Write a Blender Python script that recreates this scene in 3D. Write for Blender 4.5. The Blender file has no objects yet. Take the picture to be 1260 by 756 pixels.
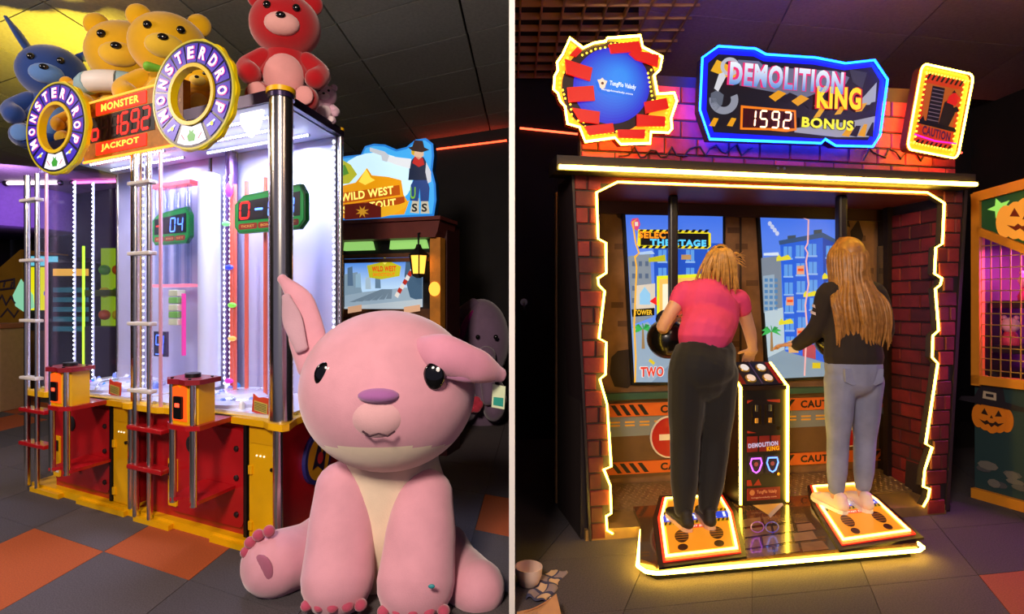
import bpy, bmesh, math, random
from mathutils import Vector, Matrix, Euler
random.seed(7)
PI = math.pi
scene = bpy.context.scene
col = scene.collection
# ------------------------------------------------------------------ camera, world, exposure
EYE = 1.32
cam_d = bpy.data.cameras.new('camera'); cam = bpy.data.objects.new('camera', cam_d); col.objects.link(cam)
cam_d.sensor_width = 36; cam_d.lens = 700/1260*36; cam_d.shift_y = -6/1260; cam_d.clip_start = .05
cam.location = (0, 0, EYE); cam.rotation_euler = (PI/2, 0, 0)
scene.camera = cam
w = bpy.data.worlds.new('world'); scene.world = w; w.use_nodes = True
w.node_tree.nodes['Background'].inputs[0].default_value = (.30, .28, .42, 1)
w.node_tree.nodes['Background'].inputs[1].default_value = .40
scene.view_settings.view_transform = 'Standard'; scene.view_settings.look = 'None'
scene.view_settings.exposure = 0.0; scene.view_settings.gamma = 1; scene.view_settings.use_curve_mapping = False
try:
    scene.cycles.use_denoising = True
    scene.cycles.max_bounces = 8; scene.cycles.transparent_max_bounces = 24
    scene.cycles.sample_clamp_indirect = 4
    scene.cycles.caustics_reflective = False; scene.cycles.caustics_refractive = False
except Exception: pass
def area(name, loc, tgt, size, color, watts, sy=None):
    l = bpy.data.lights.new(name, 'AREA'); l.energy = watts; l.color = color; l.size = size
    if sy: l.shape = 'RECTANGLE'; l.size_y = sy
    o = bpy.data.objects.new(name, l); col.objects.link(o); o.location = loc
    o.rotation_euler = (Vector(tgt)-Vector(loc)).to_track_quat('-Z', 'Y').to_euler()
    return o
# added fill lights for the two arcade rooms, with no fittings built
area('fill_lamp', (-1.0, -1.0, 3.1), (-1.1, 3.0, .6), .7, (1, .82, .66), 190)
area('fill_lamp', (-4.6, 2.2, 3.2), (-3.2, 4.2, .3), .6, (1, .80, .70), 55)
area('fill_lamp', (1.6, .7, 3.2), (1.9, 3.2, .4), .8, (1, .62, .40), 15)
area('fill_lamp', (3.9, 1.6, 3.2), (3.9, 3.6, .0), .6, (.75, .45, 1), 8)
# ------------------------------------------------------------------ helpers
def at(px, py, Y): return Vector(((px-630)/700*Y, Y, EYE-(py-372)/700*Y))
def lin(c): return tuple(((v/12.92) if v <= .04045 else ((v+.055)/1.055)**2.4) for v in c)
def hx(s): return lin(tuple(int(s[i:i+2], 16)/255 for i in (0, 2, 4)))
MATS = {}
def mat(c, rough=.5, metal=0, name=None, coat=0, noise=0, scale=20, bump=0, bscale=60, c2=None, spec=.5, sheen=0):
    """procedural principled material; colour broken up by noise, optional fine relief"""
    key = (c, rough, metal, coat, noise, scale, bump, bscale, c2, spec, sheen)
    if key in MATS: return MATS[key]
    m = bpy.data.materials.new(name or 'mat_'+str(c)); m.use_nodes = True
    nt = m.node_tree; b = nt.nodes['Principled BSDF']
    rgb = hx(c) if isinstance(c, str) else c
    b.inputs['Base Color'].default_value = (*rgb, 1); b.inputs['Roughness'].default_value = rough
    b.inputs['Metallic'].default_value = metal; b.inputs['Coat Weight'].default_value = coat
    b.inputs['Specular IOR Level'].default_value = spec
    if sheen: b.inputs['Sheen Weight'].default_value = sheen
    tc = nt.nodes.new('ShaderNodeTexCoord')
    if noise:
        n = nt.nodes.new('ShaderNodeTexNoise'); n.inputs['Scale'].default_value = scale; n.inputs['Detail'].default_value = 4
        r = nt.nodes.new('ShaderNodeValToRGB')
        q = hx(c2) if c2 else tuple(v*(1-noise) for v in rgb)
        r.color_ramp.elements[0].color = (*q, 1); r.color_ramp.elements[1].color = (*rgb, 1)
        r.color_ramp.elements[0].position = .35; r.color_ramp.elements[1].position = .65
        nt.links.new(tc.outputs['Object'], n.inputs['Vector']); nt.links.new(n.outputs['Fac'], r.inputs[0])
        nt.links.new(r.outputs[0], b.inputs['Base Color'])
    if bump:
        n2 = nt.nodes.new('ShaderNodeTexNoise'); n2.inputs['Scale'].default_value = bscale; n2.inputs['Detail'].default_value = 3
        bp = nt.nodes.new('ShaderNodeBump'); bp.inputs['Strength'].default_value = bump; bp.inputs['Distance'].default_value = .004
        nt.links.new(tc.outputs['Object'], n2.inputs['Vector']); nt.links.new(n2.outputs['Fac'], bp.inputs['Height'])
        nt.links.new(bp.outputs[0], b.inputs['Normal'])
    MATS[key] = m; return m
def em(c, s=1.0):
    key = ('em', c, s)
    if key in MATS: return MATS[key]
    m = bpy.data.materials.new('light_'+str(c)); m.use_nodes = True
    nt = m.node_tree; b = nt.nodes['Principled BSDF']
    rgb = hx(c) if isinstance(c, str) else c
    b.inputs['Base Color'].default_value = (*[v*.3 for v in rgb], 1); b.inputs['Roughness'].default_value = .35
    b.inputs['Emission Color'].default_value = (*rgb, 1); b.inputs['Emission Strength'].default_value = s
    MATS[key] = m; return m
def em_grad(c0, c1, s=1.0, axis=2, lo=0, hi=1):
    """backlit print whose ink runs from c0 to c1 along an object axis"""
    m = bpy.data.materials.new('print'); m.use_nodes = True; nt = m.node_tree; b = nt.nodes['Principled BSDF']
    g = nt.nodes.new('ShaderNodeNewGeometry'); sx = nt.nodes.new('ShaderNodeSeparateXYZ'); mr = nt.nodes.new('ShaderNodeMapRange')
    mr.inputs[1].default_value = lo; mr.inputs[2].default_value = hi
    mx = nt.nodes.new('ShaderNodeMix'); mx.data_type = 'RGBA'
    mx.inputs[6].default_value = (*hx(c0), 1); mx.inputs[7].default_value = (*hx(c1), 1)
    nt.links.new(g.outputs['Position'], sx.inputs[0]); nt.links.new(sx.outputs[axis], mr.inputs[0]); nt.links.new(mr.outputs[0], mx.inputs[0])
    nt.links.new(mx.outputs[2], b.inputs['Emission Color']); b.inputs['Emission Strength'].default_value = s
    b.inputs['Base Color'].default_value = (.05, .05, .05, 1); b.inputs['Roughness'].default_value = .3
    return m
def glass(c=(.97, .98, 1), op=.03, rough=.03):
    """thin acrylic sheet: mostly clear, with a gloss"""
    key = ('gl', c, op, rough)
    if key in MATS: return MATS[key]
    m = bpy.data.materials.new('acrylic'); m.use_nodes = True; nt = m.node_tree
    out = nt.nodes['Material Output']; b = nt.nodes.new('ShaderNodeBsdfGlossy'); t = nt.nodes.new('ShaderNodeBsdfTransparent')
    b.inputs['Color'].default_value = (*c, 1); b.inputs['Roughness'].default_value = rough
    t.inputs[0].default_value = (*c, 1)
    lw = nt.nodes.new('ShaderNodeLayerWeight'); lw.inputs[0].default_value = .3
    pw = nt.nodes.new('ShaderNodeMath'); pw.operation = 'POWER'; pw.inputs[1].default_value = 4
    ad = nt.nodes.new('ShaderNodeMath'); ad.operation = 'MULTIPLY_ADD'; ad.inputs[1].default_value = .4; ad.inputs[2].default_value = op
    nt.links.new(lw.outputs['Facing'], pw.inputs[0]); nt.links.new(pw.outputs[0], ad.inputs[0])
    mx = nt.nodes.new('ShaderNodeMixShader'); nt.links.new(ad.outputs[0], mx.inputs[0])
    nt.links.new(t.outputs[0], mx.inputs[1]); nt.links.new(b.outputs[0], mx.inputs[2]); nt.links.new(mx.outputs[0], out.inputs[0])
    MATS[key] = m; return m
class Fr:
    """a (possibly skewed) local frame: o + a*x + b*y + c*z"""
    def __init__(s, o, x, y, z=(0, 0, 1)): s.o, s.x, s.y, s.z = Vector(o), Vector(x), Vector(y), Vector(z)
    def __call__(s, a, b=0, c=0): return s.o + s.x*a + s.y*b + s.z*c
    def sub(s, a, b, c, rot=0):
        x = s.x*math.cos(rot)+s.y*math.sin(rot); y = s.y*math.cos(rot)-s.x*math.sin(rot)
        return Fr(s(a, b, c), x, y, s.z)
W0 = Fr((0, 0, 0), (1, 0, 0), (0, 1, 0))
class MB:
    def __init__(s, fr=None): s.v, s.f, s.mi, s.m, s.fr = [], [], [], [], fr or W0
    def _m(s, m):
        if m is None: return 0
        if m not in s.m: s.m.append(m)
        return s.m.index(m)
    def add(s, vs, fs, m=None, fr=None):
        fr = fr or s.fr; k = len(s.v); s.v += [fr(*v) for v in vs]; i = s._m(m)
        for f in fs: s.f.append(tuple(k+j for j in f)); s.mi.append(i)
        return s
    def box(s, a0, a1, b0, b1, c0, c1, m=None, fr=None):
        vs = [(a, b, c) for c in (c0, c1) for b in (b0, b1) for a in (a0, a1)]
        return s.add(vs, [(0, 2, 3, 1), (4, 5, 7, 6), (0, 1, 5, 4), (2, 6, 7, 3), (0, 4, 6, 2), (1, 3, 7, 5)], m, fr)
    def bbox(s, a0, a1, b0, b1, c0, c1, bev=.01, m=None, fr=None):
        """box with chamfered edges"""
        e = bev; vs = []; fs = []
        for (A, B, C) in ((e, e, 0), (0, e, e), (e, 0, e)):
            pass
        bm = bmesh.new(); bmesh.ops.create_cube(bm, size=1)
        for v in bm.verts:
            v.co = Vector(((a0+a1)/2+v.co.x*(a1-a0), (b0+b1)/2+v.co.y*(b1-b0), (c0+c1)/2+v.co.z*(c1-c0)))
        bmesh.ops.bevel(bm, geom=bm.edges[:], offset=e, segments=2, affect='EDGES', profile=.5)
        bm.verts.index_update()
        vs = [tuple(v.co) for v in bm.verts]; fs = [tuple(v.index for v in f.verts) for f in bm.faces]; bm.free()
        return s.add(vs, fs, m, fr)
    def poly(s, pts, c, m=None, fr=None):
        """flat n-gon print in the a,b plane at height c"""
        return s.add([(p[0], p[1], c) for p in pts], [tuple(range(len(pts)))], m, fr)
    def prism(s, pts, c0, c1, m=None, fr=None):
        n = len(pts); vs = [(p[0], p[1], c0) for p in pts]+[(p[0], p[1], c1) for p in pts]
        fs = [tuple(range(n))[::-1], tuple(range(n, 2*n))]+[(i, (i+1) % n, n+(i+1) % n, n+i) for i in range(n)]
        return s.add(vs, fs, m, fr)
    def tube(s, pts, r, m=None, seg=10, fr=None, closed=False, cap=True):
        fr = fr or s.fr; P = [fr(*p) for p in pts]; n = len(P); rs = r if isinstance(r, (list, tuple)) else [r]*n
        k = len(s.v); i0 = s._m(m); prev = None
        for i in range(n):
            if closed: t = P[(i+1) % n]-P[i-1]
            else: t = P[min(i+1, n-1)]-P[max(i-1, 0)]
            t.normalize()
            if prev is None: x = t.orthogonal().normalized()
            else:
                x = prev-t*prev.dot(t)
                x = x.normalized() if x.length > 1e-6 else t.orthogonal().normalized()
            prev = x; y = t.cross(x)
            sc = 1
            if 0 < i < n-1 or closed:
                d1 = (P[i]-P[i-1]).normalized(); d2 = (P[(i+1) % n]-P[i]).normalized(); c = max(.35, math.sqrt(max(0, (1+d1.dot(d2))/2))); sc = 1/c
            for j in range(seg):
                a = 2*PI*j/seg; s.v.append(P[i]+(x*math.cos(a)+y*math.sin(a))*rs[i]*min(sc, 1.4))
        for i in range(n if closed else n-1):
            for j in range(seg):
                a, b = k+i*seg, k+((i+1) % n)*seg
                s.f.append((a+j, a+(j+1) % seg, b+(j+1) % seg, b+j)); s.mi.append(i0)
        if cap and not closed:
            s.f.append(tuple(k+j for j in range(seg))[::-1]); s.mi.append(i0)
            s.f.append(tuple(k+(n-1)*seg+j for j in range(seg))); s.mi.append(i0)
        return s
    def lathe(s, prof, m=None, seg=24, fr=None):
        """profile (radius, height) turned about the frame's c axis"""
        vs, fs = [], []; n = len(prof)
        for r, h in prof:
            for j in range(seg): a = 2*PI*j/seg; vs.append((r*math.cos(a), r*math.sin(a), h))
        for i in range(n-1):
            for j in range(seg): fs.append((i*seg+j, i*seg+(j+1) % seg, (i+1)*seg+(j+1) % seg, (i+1)*seg+j))
        if prof[0][0] > 1e-5: fs.append(tuple(range(seg))[::-1])
        if prof[-1][0] > 1e-5: fs.append(tuple((n-1)*seg+j for j in range(seg)))
        return s.add(vs, fs, m, fr)
    def cyl(s, c, r, h0, h1, m=None, seg=20, fr=None):
        f = fr or s.fr; return s.lathe([(r, h0), (r, h1)], m, seg, Fr(f(c[0], c[1], 0), f.x, f.y, f.z))
    def ball(s, c, r, m=None, seg=20, rings=12, rot=None, fr=None):
        r = (r, r, r) if not isinstance(r, (tuple, list)) else r; R = rot or Matrix.Identity(3); vs, fs = [], []
        C = Vector(c)
        vs.append(C+R@Vector((0, 0, r[2])))
        for i in range(1, rings):
            t = PI*i/rings
            for j in range(seg):
                a = 2*PI*j/seg; vs.append(C+R@Vector((r[0]*math.sin(t)*math.cos(a), r[1]*math.sin(t)*math.sin(a), r[2]*math.cos(t))))
        vs.append(C+R@Vector((0, 0, -r[2]))); L = len(vs)-1
        for j in range(seg): fs.append((0, 1+j, 1+(j+1) % seg)); fs.append((L, L-seg+(j+1) % seg, L-seg+j))
        for i in range(rings-2):
            for j in range(seg):
                a, b = 1+i*seg, 1+(i+1)*seg; fs.append((a+j, b+j, b+(j+1) % seg, a+(j+1) % seg))
        return s.add([tuple(v) for v in vs], fs, m, fr)
    def limb(s, pts, radii, m=None, seg=16, sub=5, up=(0, 0, 1), fr=None):
        """smooth tapered limb: Catmull-Rom through pts; radii are r or (rx, ry); rounded ends"""
        fr = fr or s.fr
        P = [fr(*p) for p in pts]; fs_ = fr.x.length; R = [(r*fs_, r*fs_) if not isinstance(r, (tuple, list)) else (r[0]*fs_, r[1]*fs_) for r in radii]
        Q, S = [], []
        n = len(P)
        for i in range(n-1):
            p0, p1, p2, p3 = P[max(i-1, 0)], P[i], P[i+1], P[min(i+2, n-1)]
            for k in range(sub):
                t = k/sub
                Q.append(.5*((2*p1)+(p2-p0)*t+(2*p0-5*p1+4*p2-p3)*t*t+(3*p1-p0-3*p2+p3)*t**3))
                e = t*t*(3-2*t); S.append(tuple(R[i][j]*(1-e)+R[i+1][j]*e for j in (0, 1)))
        Q.append(P[-1]); S.append(R[-1])
        T = []
        N = len(Q)
        for i in range(N): T.append((Q[min(i+1, N-1)]-Q[max(i-1, 0)]).normalized())
        rings = []
        for e, sgn in ((0, -1), ):
            for k in range(1, 5):
                a = PI/2*k/5; rings.append((Q[0]-T[0]*min(S[0])*math.cos(a), T[0], (S[0][0]*math.sin(a), S[0][1]*math.sin(a))))
        rings += list(zip(Q, T, S))
        for k in range(4, 0, -1):
            a = PI/2*k/5; rings.append((Q[-1]+T[-1]*min(S[-1])*math.cos(a), T[-1], (S[-1][0]*math.sin(a), S[-1][1]*math.sin(a))))
        k = len(s.v); i0 = s._m(m); U = Vector(up)
        for q, t, r in rings:
            x = U.cross(t)
            x = x.normalized() if x.length > 1e-4 else Vector((1, 0, 0))
            y = t.cross(x)
            for j in range(seg):
                a = 2*PI*j/seg; s.v.append(q+x*r[0]*math.cos(a)+y*r[1]*math.sin(a))
        for i in range(len(rings)-1):
            for j in range(seg):
                a, b = k+i*seg, k+(i+1)*seg; s.f.append((a+j, a+(j+1) % seg, b+(j+1) % seg, b+j)); s.mi.append(i0)
        s.f.append(tuple(k+j for j in range(seg))[::-1]); s.mi.append(i0)
        s.f.append(tuple(k+(len(rings)-1)*seg+j for j in range(seg))); s.mi.append(i0)
        return s
    def text(s, t, a, b, w, h, c, m=None, fr=None, bold=.0, ital=0, align='C', depth=0, maxw=True, rot=0):
        """lettering set into a w x h box whose centre is (a, b), lying at height c"""
        vs, fs = glyphs(t, bold); x0 = min(v[0] for v in vs); x1 = max(v[0] for v in vs); y0 = min(v[1] for v in vs); y1 = max(v[1] for v in vs)
        sx, sy = w/(x1-x0), h/(y1-y0); out = []
        for x, y in vs:
            X = (x-(x0+x1)/2)*sx; Y = (y-(y0+y1)/2)*sy; X += ital*Y
            out.append((a+X*math.cos(rot)-Y*math.sin(rot), b+X*math.sin(rot)+Y*math.cos(rot), c))
        return s.add(out, fs, m, fr)
    def build(s, name, m=None, parent=None, smooth=False):
        me = bpy.data.meshes.new(name); o = bpy.data.objects.new(name, me); col.objects.link(o)
        org = Vector((0, 0, 0))
        if parent is not None: o.parent = parent; org = wpos(parent)
        elif s.v:
            org = Vector((sum(v.x for v in s.v)/len(s.v), sum(v.y for v in s.v)/len(s.v), min(v.z for v in s.v))); o.location = org
        me.from_pydata([tuple(v-org) for v in s.v], [], s.f)
        for k in (s.m or [m]): me.materials.append(k)
        if m is not None and s.m and None: pass
        if len(s.m) > 1:
            for p, i in zip(me.polygons, s.mi): p.material_index = i
        bm = bmesh.new(); bm.from_mesh(me)
        if any(len(f) > 0 for f in s.f) and not getattr(s, 'flat', False): bmesh.ops.recalc_face_normals(bm, faces=bm.faces)
        bm.to_mesh(me); bm.free()
        if smooth:
            for p in me.polygons: p.use_smooth = True
            if smooth != 'all':
                try: me.set_sharp_from_angle(angle=math.radians(40))
                except Exception: pass
        return o
def wpos(o):
    p = Vector((0, 0, 0))
    while o is not None: p = p+o.location; o = o.parent
    return p
GL = {}
def glyphs(t, bold):
    if (t, bold) in GL: return GL[(t, bold)]
    cu = bpy.data.curves.new('t', 'FONT'); cu.body = t; cu.offset = bold; cu.resolution_u = 3; cu.fill_mode = 'FRONT'
    cu.space_character = 1+bold*3
    o = bpy.data.objects.new('t', cu); col.objects.link(o)
    dg = bpy.context.evaluated_depsgraph_get(); me = bpy.data.meshes.new_from_object(o.evaluated_get(dg))
    r = ([(v.co.x, v.co.y) for v in me.vertices], [tuple(p.vertices) for p in me.polygons])
    bpy.data.objects.remove(o); bpy.data.curves.remove(cu); bpy.data.meshes.remove(me)
    GL[(t, bold)] = r; return r
def tag(o, label, cat, group=None, kind=None):
    if label: o['label'] = label
    if cat: o['category'] = cat
    if group: o['group'] = group
    if kind: o['kind'] = kind
    return o
def thing(name, label, cat, loc=(0, 0, 0), group=None, kind=None):
    o = bpy.data.objects.new(name, None); col.objects.link(o); o.location = loc; o.empty_display_size = .05
    return tag(o, label, cat, group, kind)
def struct(o): o['kind'] = 'structure'; return o
def sub(name, parent):
    """an empty part that groups pieces"""
    o = bpy.data.objects.new(name, None); col.objects.link(o); o.parent = parent; o.empty_display_size = .03
    return o
def fuse(o, voxel, it=4, f=.5):
    """melt overlapping volumes into one continuous smooth surface"""
    m = o.modifiers.new('r', 'REMESH'); m.mode = 'VOXEL'; m.voxel_size = voxel
    if it: q = o.modifiers.new('s', 'SMOOTH'); q.iterations = it; q.factor = f
    dg = bpy.context.evaluated_depsgraph_get(); dg.update(); me = bpy.data.meshes.new_from_object(o.evaluated_get(dg))
    old = o.data; mats = list(old.materials); o.modifiers.clear(); o.data = me; bpy.data.meshes.remove(old)
    if not len(me.materials):
        for k in mats: me.materials.append(k)
    for p in me.polygons: p.use_smooth = True
    return o
SEG7 = {'0': 'abcdef', '1': 'bc', '2': 'abged', '3': 'abgcd', '4': 'fgbc', '5': 'afgcd', '6': 'afgecd', '7': 'abc', '8': 'abcdefg', '9': 'abcdfg', '-': 'g', 'o': 'cdeg', ' ': ''}
def seg7(mb, ch, a, b, w, h, c, on, off=None, fr=None, t=None, ital=.08):
    """a seven-segment digit, lower-left corner (a, b)"""
    t = t or w*.17; g = t*.12
    def bar(x0, y0, x1, y1, m):
        d = Vector((x1-x0, y1-y0)); L = d.length; d /= L; n = Vector((-d.y, d.x))*t/2; p0 = Vector((x0, y0))+d*g; p1 = Vector((x1, y1))-d*g
        e = d*t/2
        pts = [p0, p0+e+n, p1-e+n, p1, p1-e-n, p0+e-n]
        mb.poly([(a+p.x+ital*p.y, b+p.y) for p in pts][::-1], c, m, fr)
    S = {'a': (0, h, w, h), 'b': (w, h, w, h/2), 'c': (w, h/2, w, 0), 'd': (0, 0, w, 0), 'e': (0, 0, 0, h/2), 'f': (0, h/2, 0, h), 'g': (0, h/2, w, h/2)}
    for k, q in S.items():
        if k in SEG7[ch]: bar(*q, on)
        elif off: bar(*q, off)
def stripes(mb, a0, a1, b0, b1, c, n, m1, m2, skew=.6, fr=None):
    """hazard tape: slanted bands clipped to a rectangle"""
    h = b1-b0; wd = (a1-a0)/n
    mb.poly([(a0, b0), (a1, b0), (a1, b1), (a0, b1)], c, m1, fr)
    for i in range(-2, n+1):
        x = a0+i*wd; pts = [(x, b0), (x+wd/2, b0), (x+wd/2+skew*h, b1), (x+skew*h, b1)]
        pts = clipx(clipx(pts, a0, 1), a1, -1)
        if len(pts) > 2: mb.poly(pts, c+.0012, m2, fr)
def clipx(pts, x, sg):
    out = []
    for i in range(len(pts)):
        p, q = pts[i-1], pts[i]; ip, iq = (p[0]-x)*sg >= -1e-9, (q[0]-x)*sg >= -1e-9
        if ip != iq: t = (x-p[0])/(q[0]-p[0]); out.append((x, p[1]+(q[1]-p[1])*t))
        if iq: out.append(q)
    return out
def rrect(a0, a1, b0, b1, r, n=5):
    pts = []
    for cx, cy, s0 in ((a1-r, b0+r, -PI/2), (a1-r, b1-r, 0), (a0+r, b1-r, PI/2), (a0+r, b0+r, PI)):
        for i in range(n+1): t = s0+PI/2*i/n; pts.append((cx+r*math.cos(t), cy+r*math.sin(t)))
    return pts
def circ(cx, cy, rx, ry=None, n=28, a0=0, a1=2*PI):
    ry = ry or rx; full = abs(a1-a0-2*PI) < 1e-6
    return [(cx+rx*math.cos(a0+(a1-a0)*i/(n if full else n-1)), cy+ry*math.sin(a0+(a1-a0)*i/(n if full else n-1))) for i in range(n)]
def inset(pts, d):
    """shrink a counter-clockwise outline by d"""
    out = []; n = len(pts)
    for i in range(n):
        p0, p, p1 = Vector(pts[i-1][:2]), Vector(pts[i][:2]), Vector(pts[(i+1) % n][:2])
        e0, e1 = (p-p0).normalized(), (p1-p).normalized(); n0, n1 = Vector((-e0.y, e0.x)), Vector((-e1.y, e1.x))
        b = (n0+n1); L = b.length; b = b/L if L > 1e-6 else n0; k = d/max(.4, b.dot(n0)); out.append((p.x+b.x*k, p.y+b.y*k))
    return out
def pxmap(g, c=0):
    """author a print's outline from the photograph: where the sight line meets the plane of frame g at height c"""
    n = g.x.cross(g.y).normalized(); o = g.o+g.z*c; E_ = Vector((0, 0, EYE))
    def f(px, py):
        d = Vector(((px-630)/700, 1, -(py-372)/700)); t = (o-E_).dot(n)/d.dot(n); p = E_+d*t-o
        xx, yy, xy = g.x.dot(g.x), g.y.dot(g.y), g.x.dot(g.y); a, b = p.dot(g.x), p.dot(g.y); D = xx*yy-xy*xy
        return ((a*yy-b*xy)/D, (b*xx-a*xy)/D)
    return f
def ccw(pts): return pts if sum(pts[i-1][0]*pts[i][1]-pts[i][0]*pts[i-1][1] for i in range(len(pts))) > 0 else pts[::-1]
# shared looks
CHROME = mat('e6e0d8', .2, 1, 'chrome'); BRASS = mat('e0b860', .16, 1, 'brass'); STEEL = mat('8d8f94', .28, 1, 'steel')
YEL = mat('f2b705', .38, 0, 'yellow_paint', noise=.08, scale=9); RED = mat('b3121b', .32, 0, 'red_paint', coat=.3, noise=.1, scale=6)
BLK = mat('0b0b0d', .4, 0, 'black_plastic'); DARK = mat('17151a', .6, 0, 'dark_board'); WHT = mat('e9e6ea', .4, 0, 'white_plastic')
GLS = glass()
# ------------------------------------------------------------------ the setting: two arcade rooms either side of a thin partition
CEIL = 3.45; KC = 2.13/1.98
U = Vector((.894, -.447, 0)); V = Vector((.17, .985, 0))            # left room's two directions
D1 = Vector((.985, .1726, 0)); D2 = Vector((-.1726, .985, 0))       # right room's cabinet directions
carpet_grey = [mat(c, .95, 0, 'carpet', noise=.45, scale=160, bump=.5, bscale=260) for c in ('5b5357', '524c52', '605659')]
carpet_orange = mat('b4531f', .95, 0, 'carpet_orange', noise=.3, scale=160, bump=.5, bscale=260)
carpet_dark = [mat(c, .95, 0, 'carpet_b', noise=.45, scale=160, bump=.5, bscale=260) for c in ('4a4248', '433d45', '50464b')]
carpet_rust = mat('9c4f32', .95, 0, 'carpet_rust', noise=.3, scale=160, bump=.5, bscale=260)
under = mat('1c1a1c', .9)
floor = struct(MB().box(-13, 7, -.6, 14, -.05, -.007, under).build('floor'))
def shrink(pts, g):
    c = sum((Vector(p) for p in pts), Vector((0, 0)))/len(pts)
    return [tuple(Vector(p)+(c-Vector(p)).normalized()*g) for p in pts]
def lay(o, e1, e2, cells, xlim, sgn, pick, z0, z1, name, parent, g):
    for (i, j) in cells:
        p = [Vector(o)+e1*a+e2*b for a, b in ((i, j), (i+1, j), (i+1, j+1), (i, j+1))]
        pts = clipx(shrink([tuple(q) for q in p], g), xlim, sgn)
        if len(pts) < 3: continue
        mb = MB(); mb.prism([(a, b) for a, b in pts], z0, z1, pick(i, j)); mb.build(name, parent=parent)
def v2(x, y): return Vector((x, y))
o2 = v2(-2.16, 3.01); e1 = v2(.628, -.31); e2 = v2(.03, .61)
def seen(o, a, b, x0, x1, y0, y1, hgt=0, rng=26):
    out = []
    for i in range(-rng, rng):
        for j in range(-rng, rng):
            p = o+a*(i+.5)+b*(j+.5)
            if x0 < p.x < x1 and y0 < p.y < y1 and abs(p.x) < p.y*.9+.7: out.append((i, j))
    return out
ORG = {(0, 0), (-1, -1), (3, 2), (4, 3), (-6, 2), (-8, 4), (-5, 3), (-9, 5), (-7, 3), (-3, 4), (1, 4), (-10, 8), (-4, -2)}
lay(o2, e1, e2, [c for c in seen(o2, e1, e2, -9.5, .5, 1.9, 9.5) if (o2+e1*c[0]+e2*c[1]).y < 6.2-.5*(o2+e1*c[0]+e2*c[1]).x],
    -.014, -1, lambda i, j: carpet_orange if (i, j) in ORG else carpet_grey[(i*7+j*3) % 3], -.007, 0, 'carpet_tile', floor, .0025)
o3 = v2(2.255, 2.75); f1 = v2(.591, .104); f2 = v2(.24, .562)
lay(o3, f1, f2, seen(o3, f1, f2, -.4, 5.0, 1.8, 5.4), .014, 1, lambda i, j: carpet_rust if (i, j) in {(0, -1), (1, 0), (3, 3)} else carpet_dark[(i*7+j*3) % 3], -.007, 0, 'carpet_tile', floor, .0025)
# ceiling: tiles in a sunk grid, an open louvre bay over the right room
tile_l = [mat(c, .85, 0, 'ceiling_tile', noise=.15, scale=40, bump=.3, bscale=120) for c in ('b4b8ae', 'acafa6', 'bcbfb4')]
tile_r = [mat(c, .85, 0, 'ceiling_tile_b', noise=.15, scale=40, bump=.3, bscale=120) for c in ('bca49e', 'b49c96', 'c4aca6')]
ceil_o = struct(MB().box(-13, 7, -.2, 14, CEIL+.03, CEIL+.12, under).build('ceiling'))
c1 = v2(.90, -.452)*KC; c2 = v2(.02, .6)*KC; CO = v2(-1.23, 4.65)*KC
lay(CO, c1, c2, [c for c in seen(CO, c1, c2, -10, .3, 2.6, 11.2) if (CO+c1*(c[0]+.5)+c2*(c[1]+.5)).y < 6.98-.5*(CO+c1*(c[0]+.5)+c2*(c[1]+.5)).x],
    -.02, -1, lambda i, j: tile_l[(i*5+j*3) % 3], CEIL, CEIL+.03, 'ceiling_tile', ceil_o, .011)
g1 = v2(1.05, .184)*KC; g2 = v2(.25, 1.1)*KC
GRO = v2(1.905-1.05, 4.04-.184)*KC
cells = [c for c in seen(GRO, g1, g2, -.4, 6, 2.4, 5.9)]
open_bay = {c for c in cells if (GRO+g1*(c[0]+.5)+g2*(c[1]+.5)).x < 1.2}
lay(GRO, g1, g2, [c for c in cells if c not in open_bay], .02, 1, lambda i, j: tile_r[(i*5+j*3) % 3], CEIL, CEIL+.03, 'ceiling_tile', ceil_o, .008)
louvre = mat('b88a58', .5, .2, 'louvre')
gr = sub('louvre_grille', ceil_o)
for k in range(0, 9):
    x = .06+k*.155; MB().box(x-.007, x+.007, 2.9, 5.35, CEIL-.02, CEIL+.028, louvre).build('grille_bar', parent=gr)
for k in range(0, 14):
    y = 2.95+k*.185; MB().box(.02, 1.34, y-.007, y+.007, CEIL-.02, CEIL+.028, louvre).build('grille_bar', parent=gr)
# walls
wall_m = mat('16131a', .8, 0, 'dark_wall', noise=.2, scale=5, bump=.2)
wall_b = mat('120c0e', .85, 0, 'dark_wall_b', noise=.2, scale=5, bump=.2)
B0 = Vector((0, 6.91, 0))
fb = Fr(B0, -U, -V)
struct(MB(fb).box(0, 14, -.12, 0, 0, CEIL+.03, wall_m).build('wall_back'))
R0 = Vector((0, 5.42, 0)); fr_ = Fr(R0, D1, -D2)
struct(MB(fr_).box(.02, 6.5, -.12, 0, 0, CEIL+.03, wall_b).build('wall_back_right'))
struct(MB().box(5.1, 5.2, 0, 6.6, 0, CEIL+.03, wall_b).build('wall_right'))
struct(MB().box(-10.95, -10.85, -.5, 12.3, 0, CEIL+.03, wall_m).build('wall_left'))
part = struct(MB().box(-.009, .009, 2.42, 6.91, 0, CEIL+.03, wall_m).build('wall_partition'))
struct(MB().bbox(-.0125, .0125, 2.392, 2.42, 0, CEIL+.03, .002, mat('f4f2f0', .5, 0, 'white_trim', noise=.02)).build('trim_1'))
struct(MB(Fr(at(8, 372, 11.2)*1, (1, 0, 0), (0, 1, 0))).lathe([(0, 2.66-EYE), (1.25, 2.66-EYE), (1.3, 2.70-EYE), (1.3, CEIL-EYE)], mat('9a7fd0', .7, 0, 'lilac_drum', noise=.1), 40).build('ceiling_drum', smooth=True))
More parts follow.
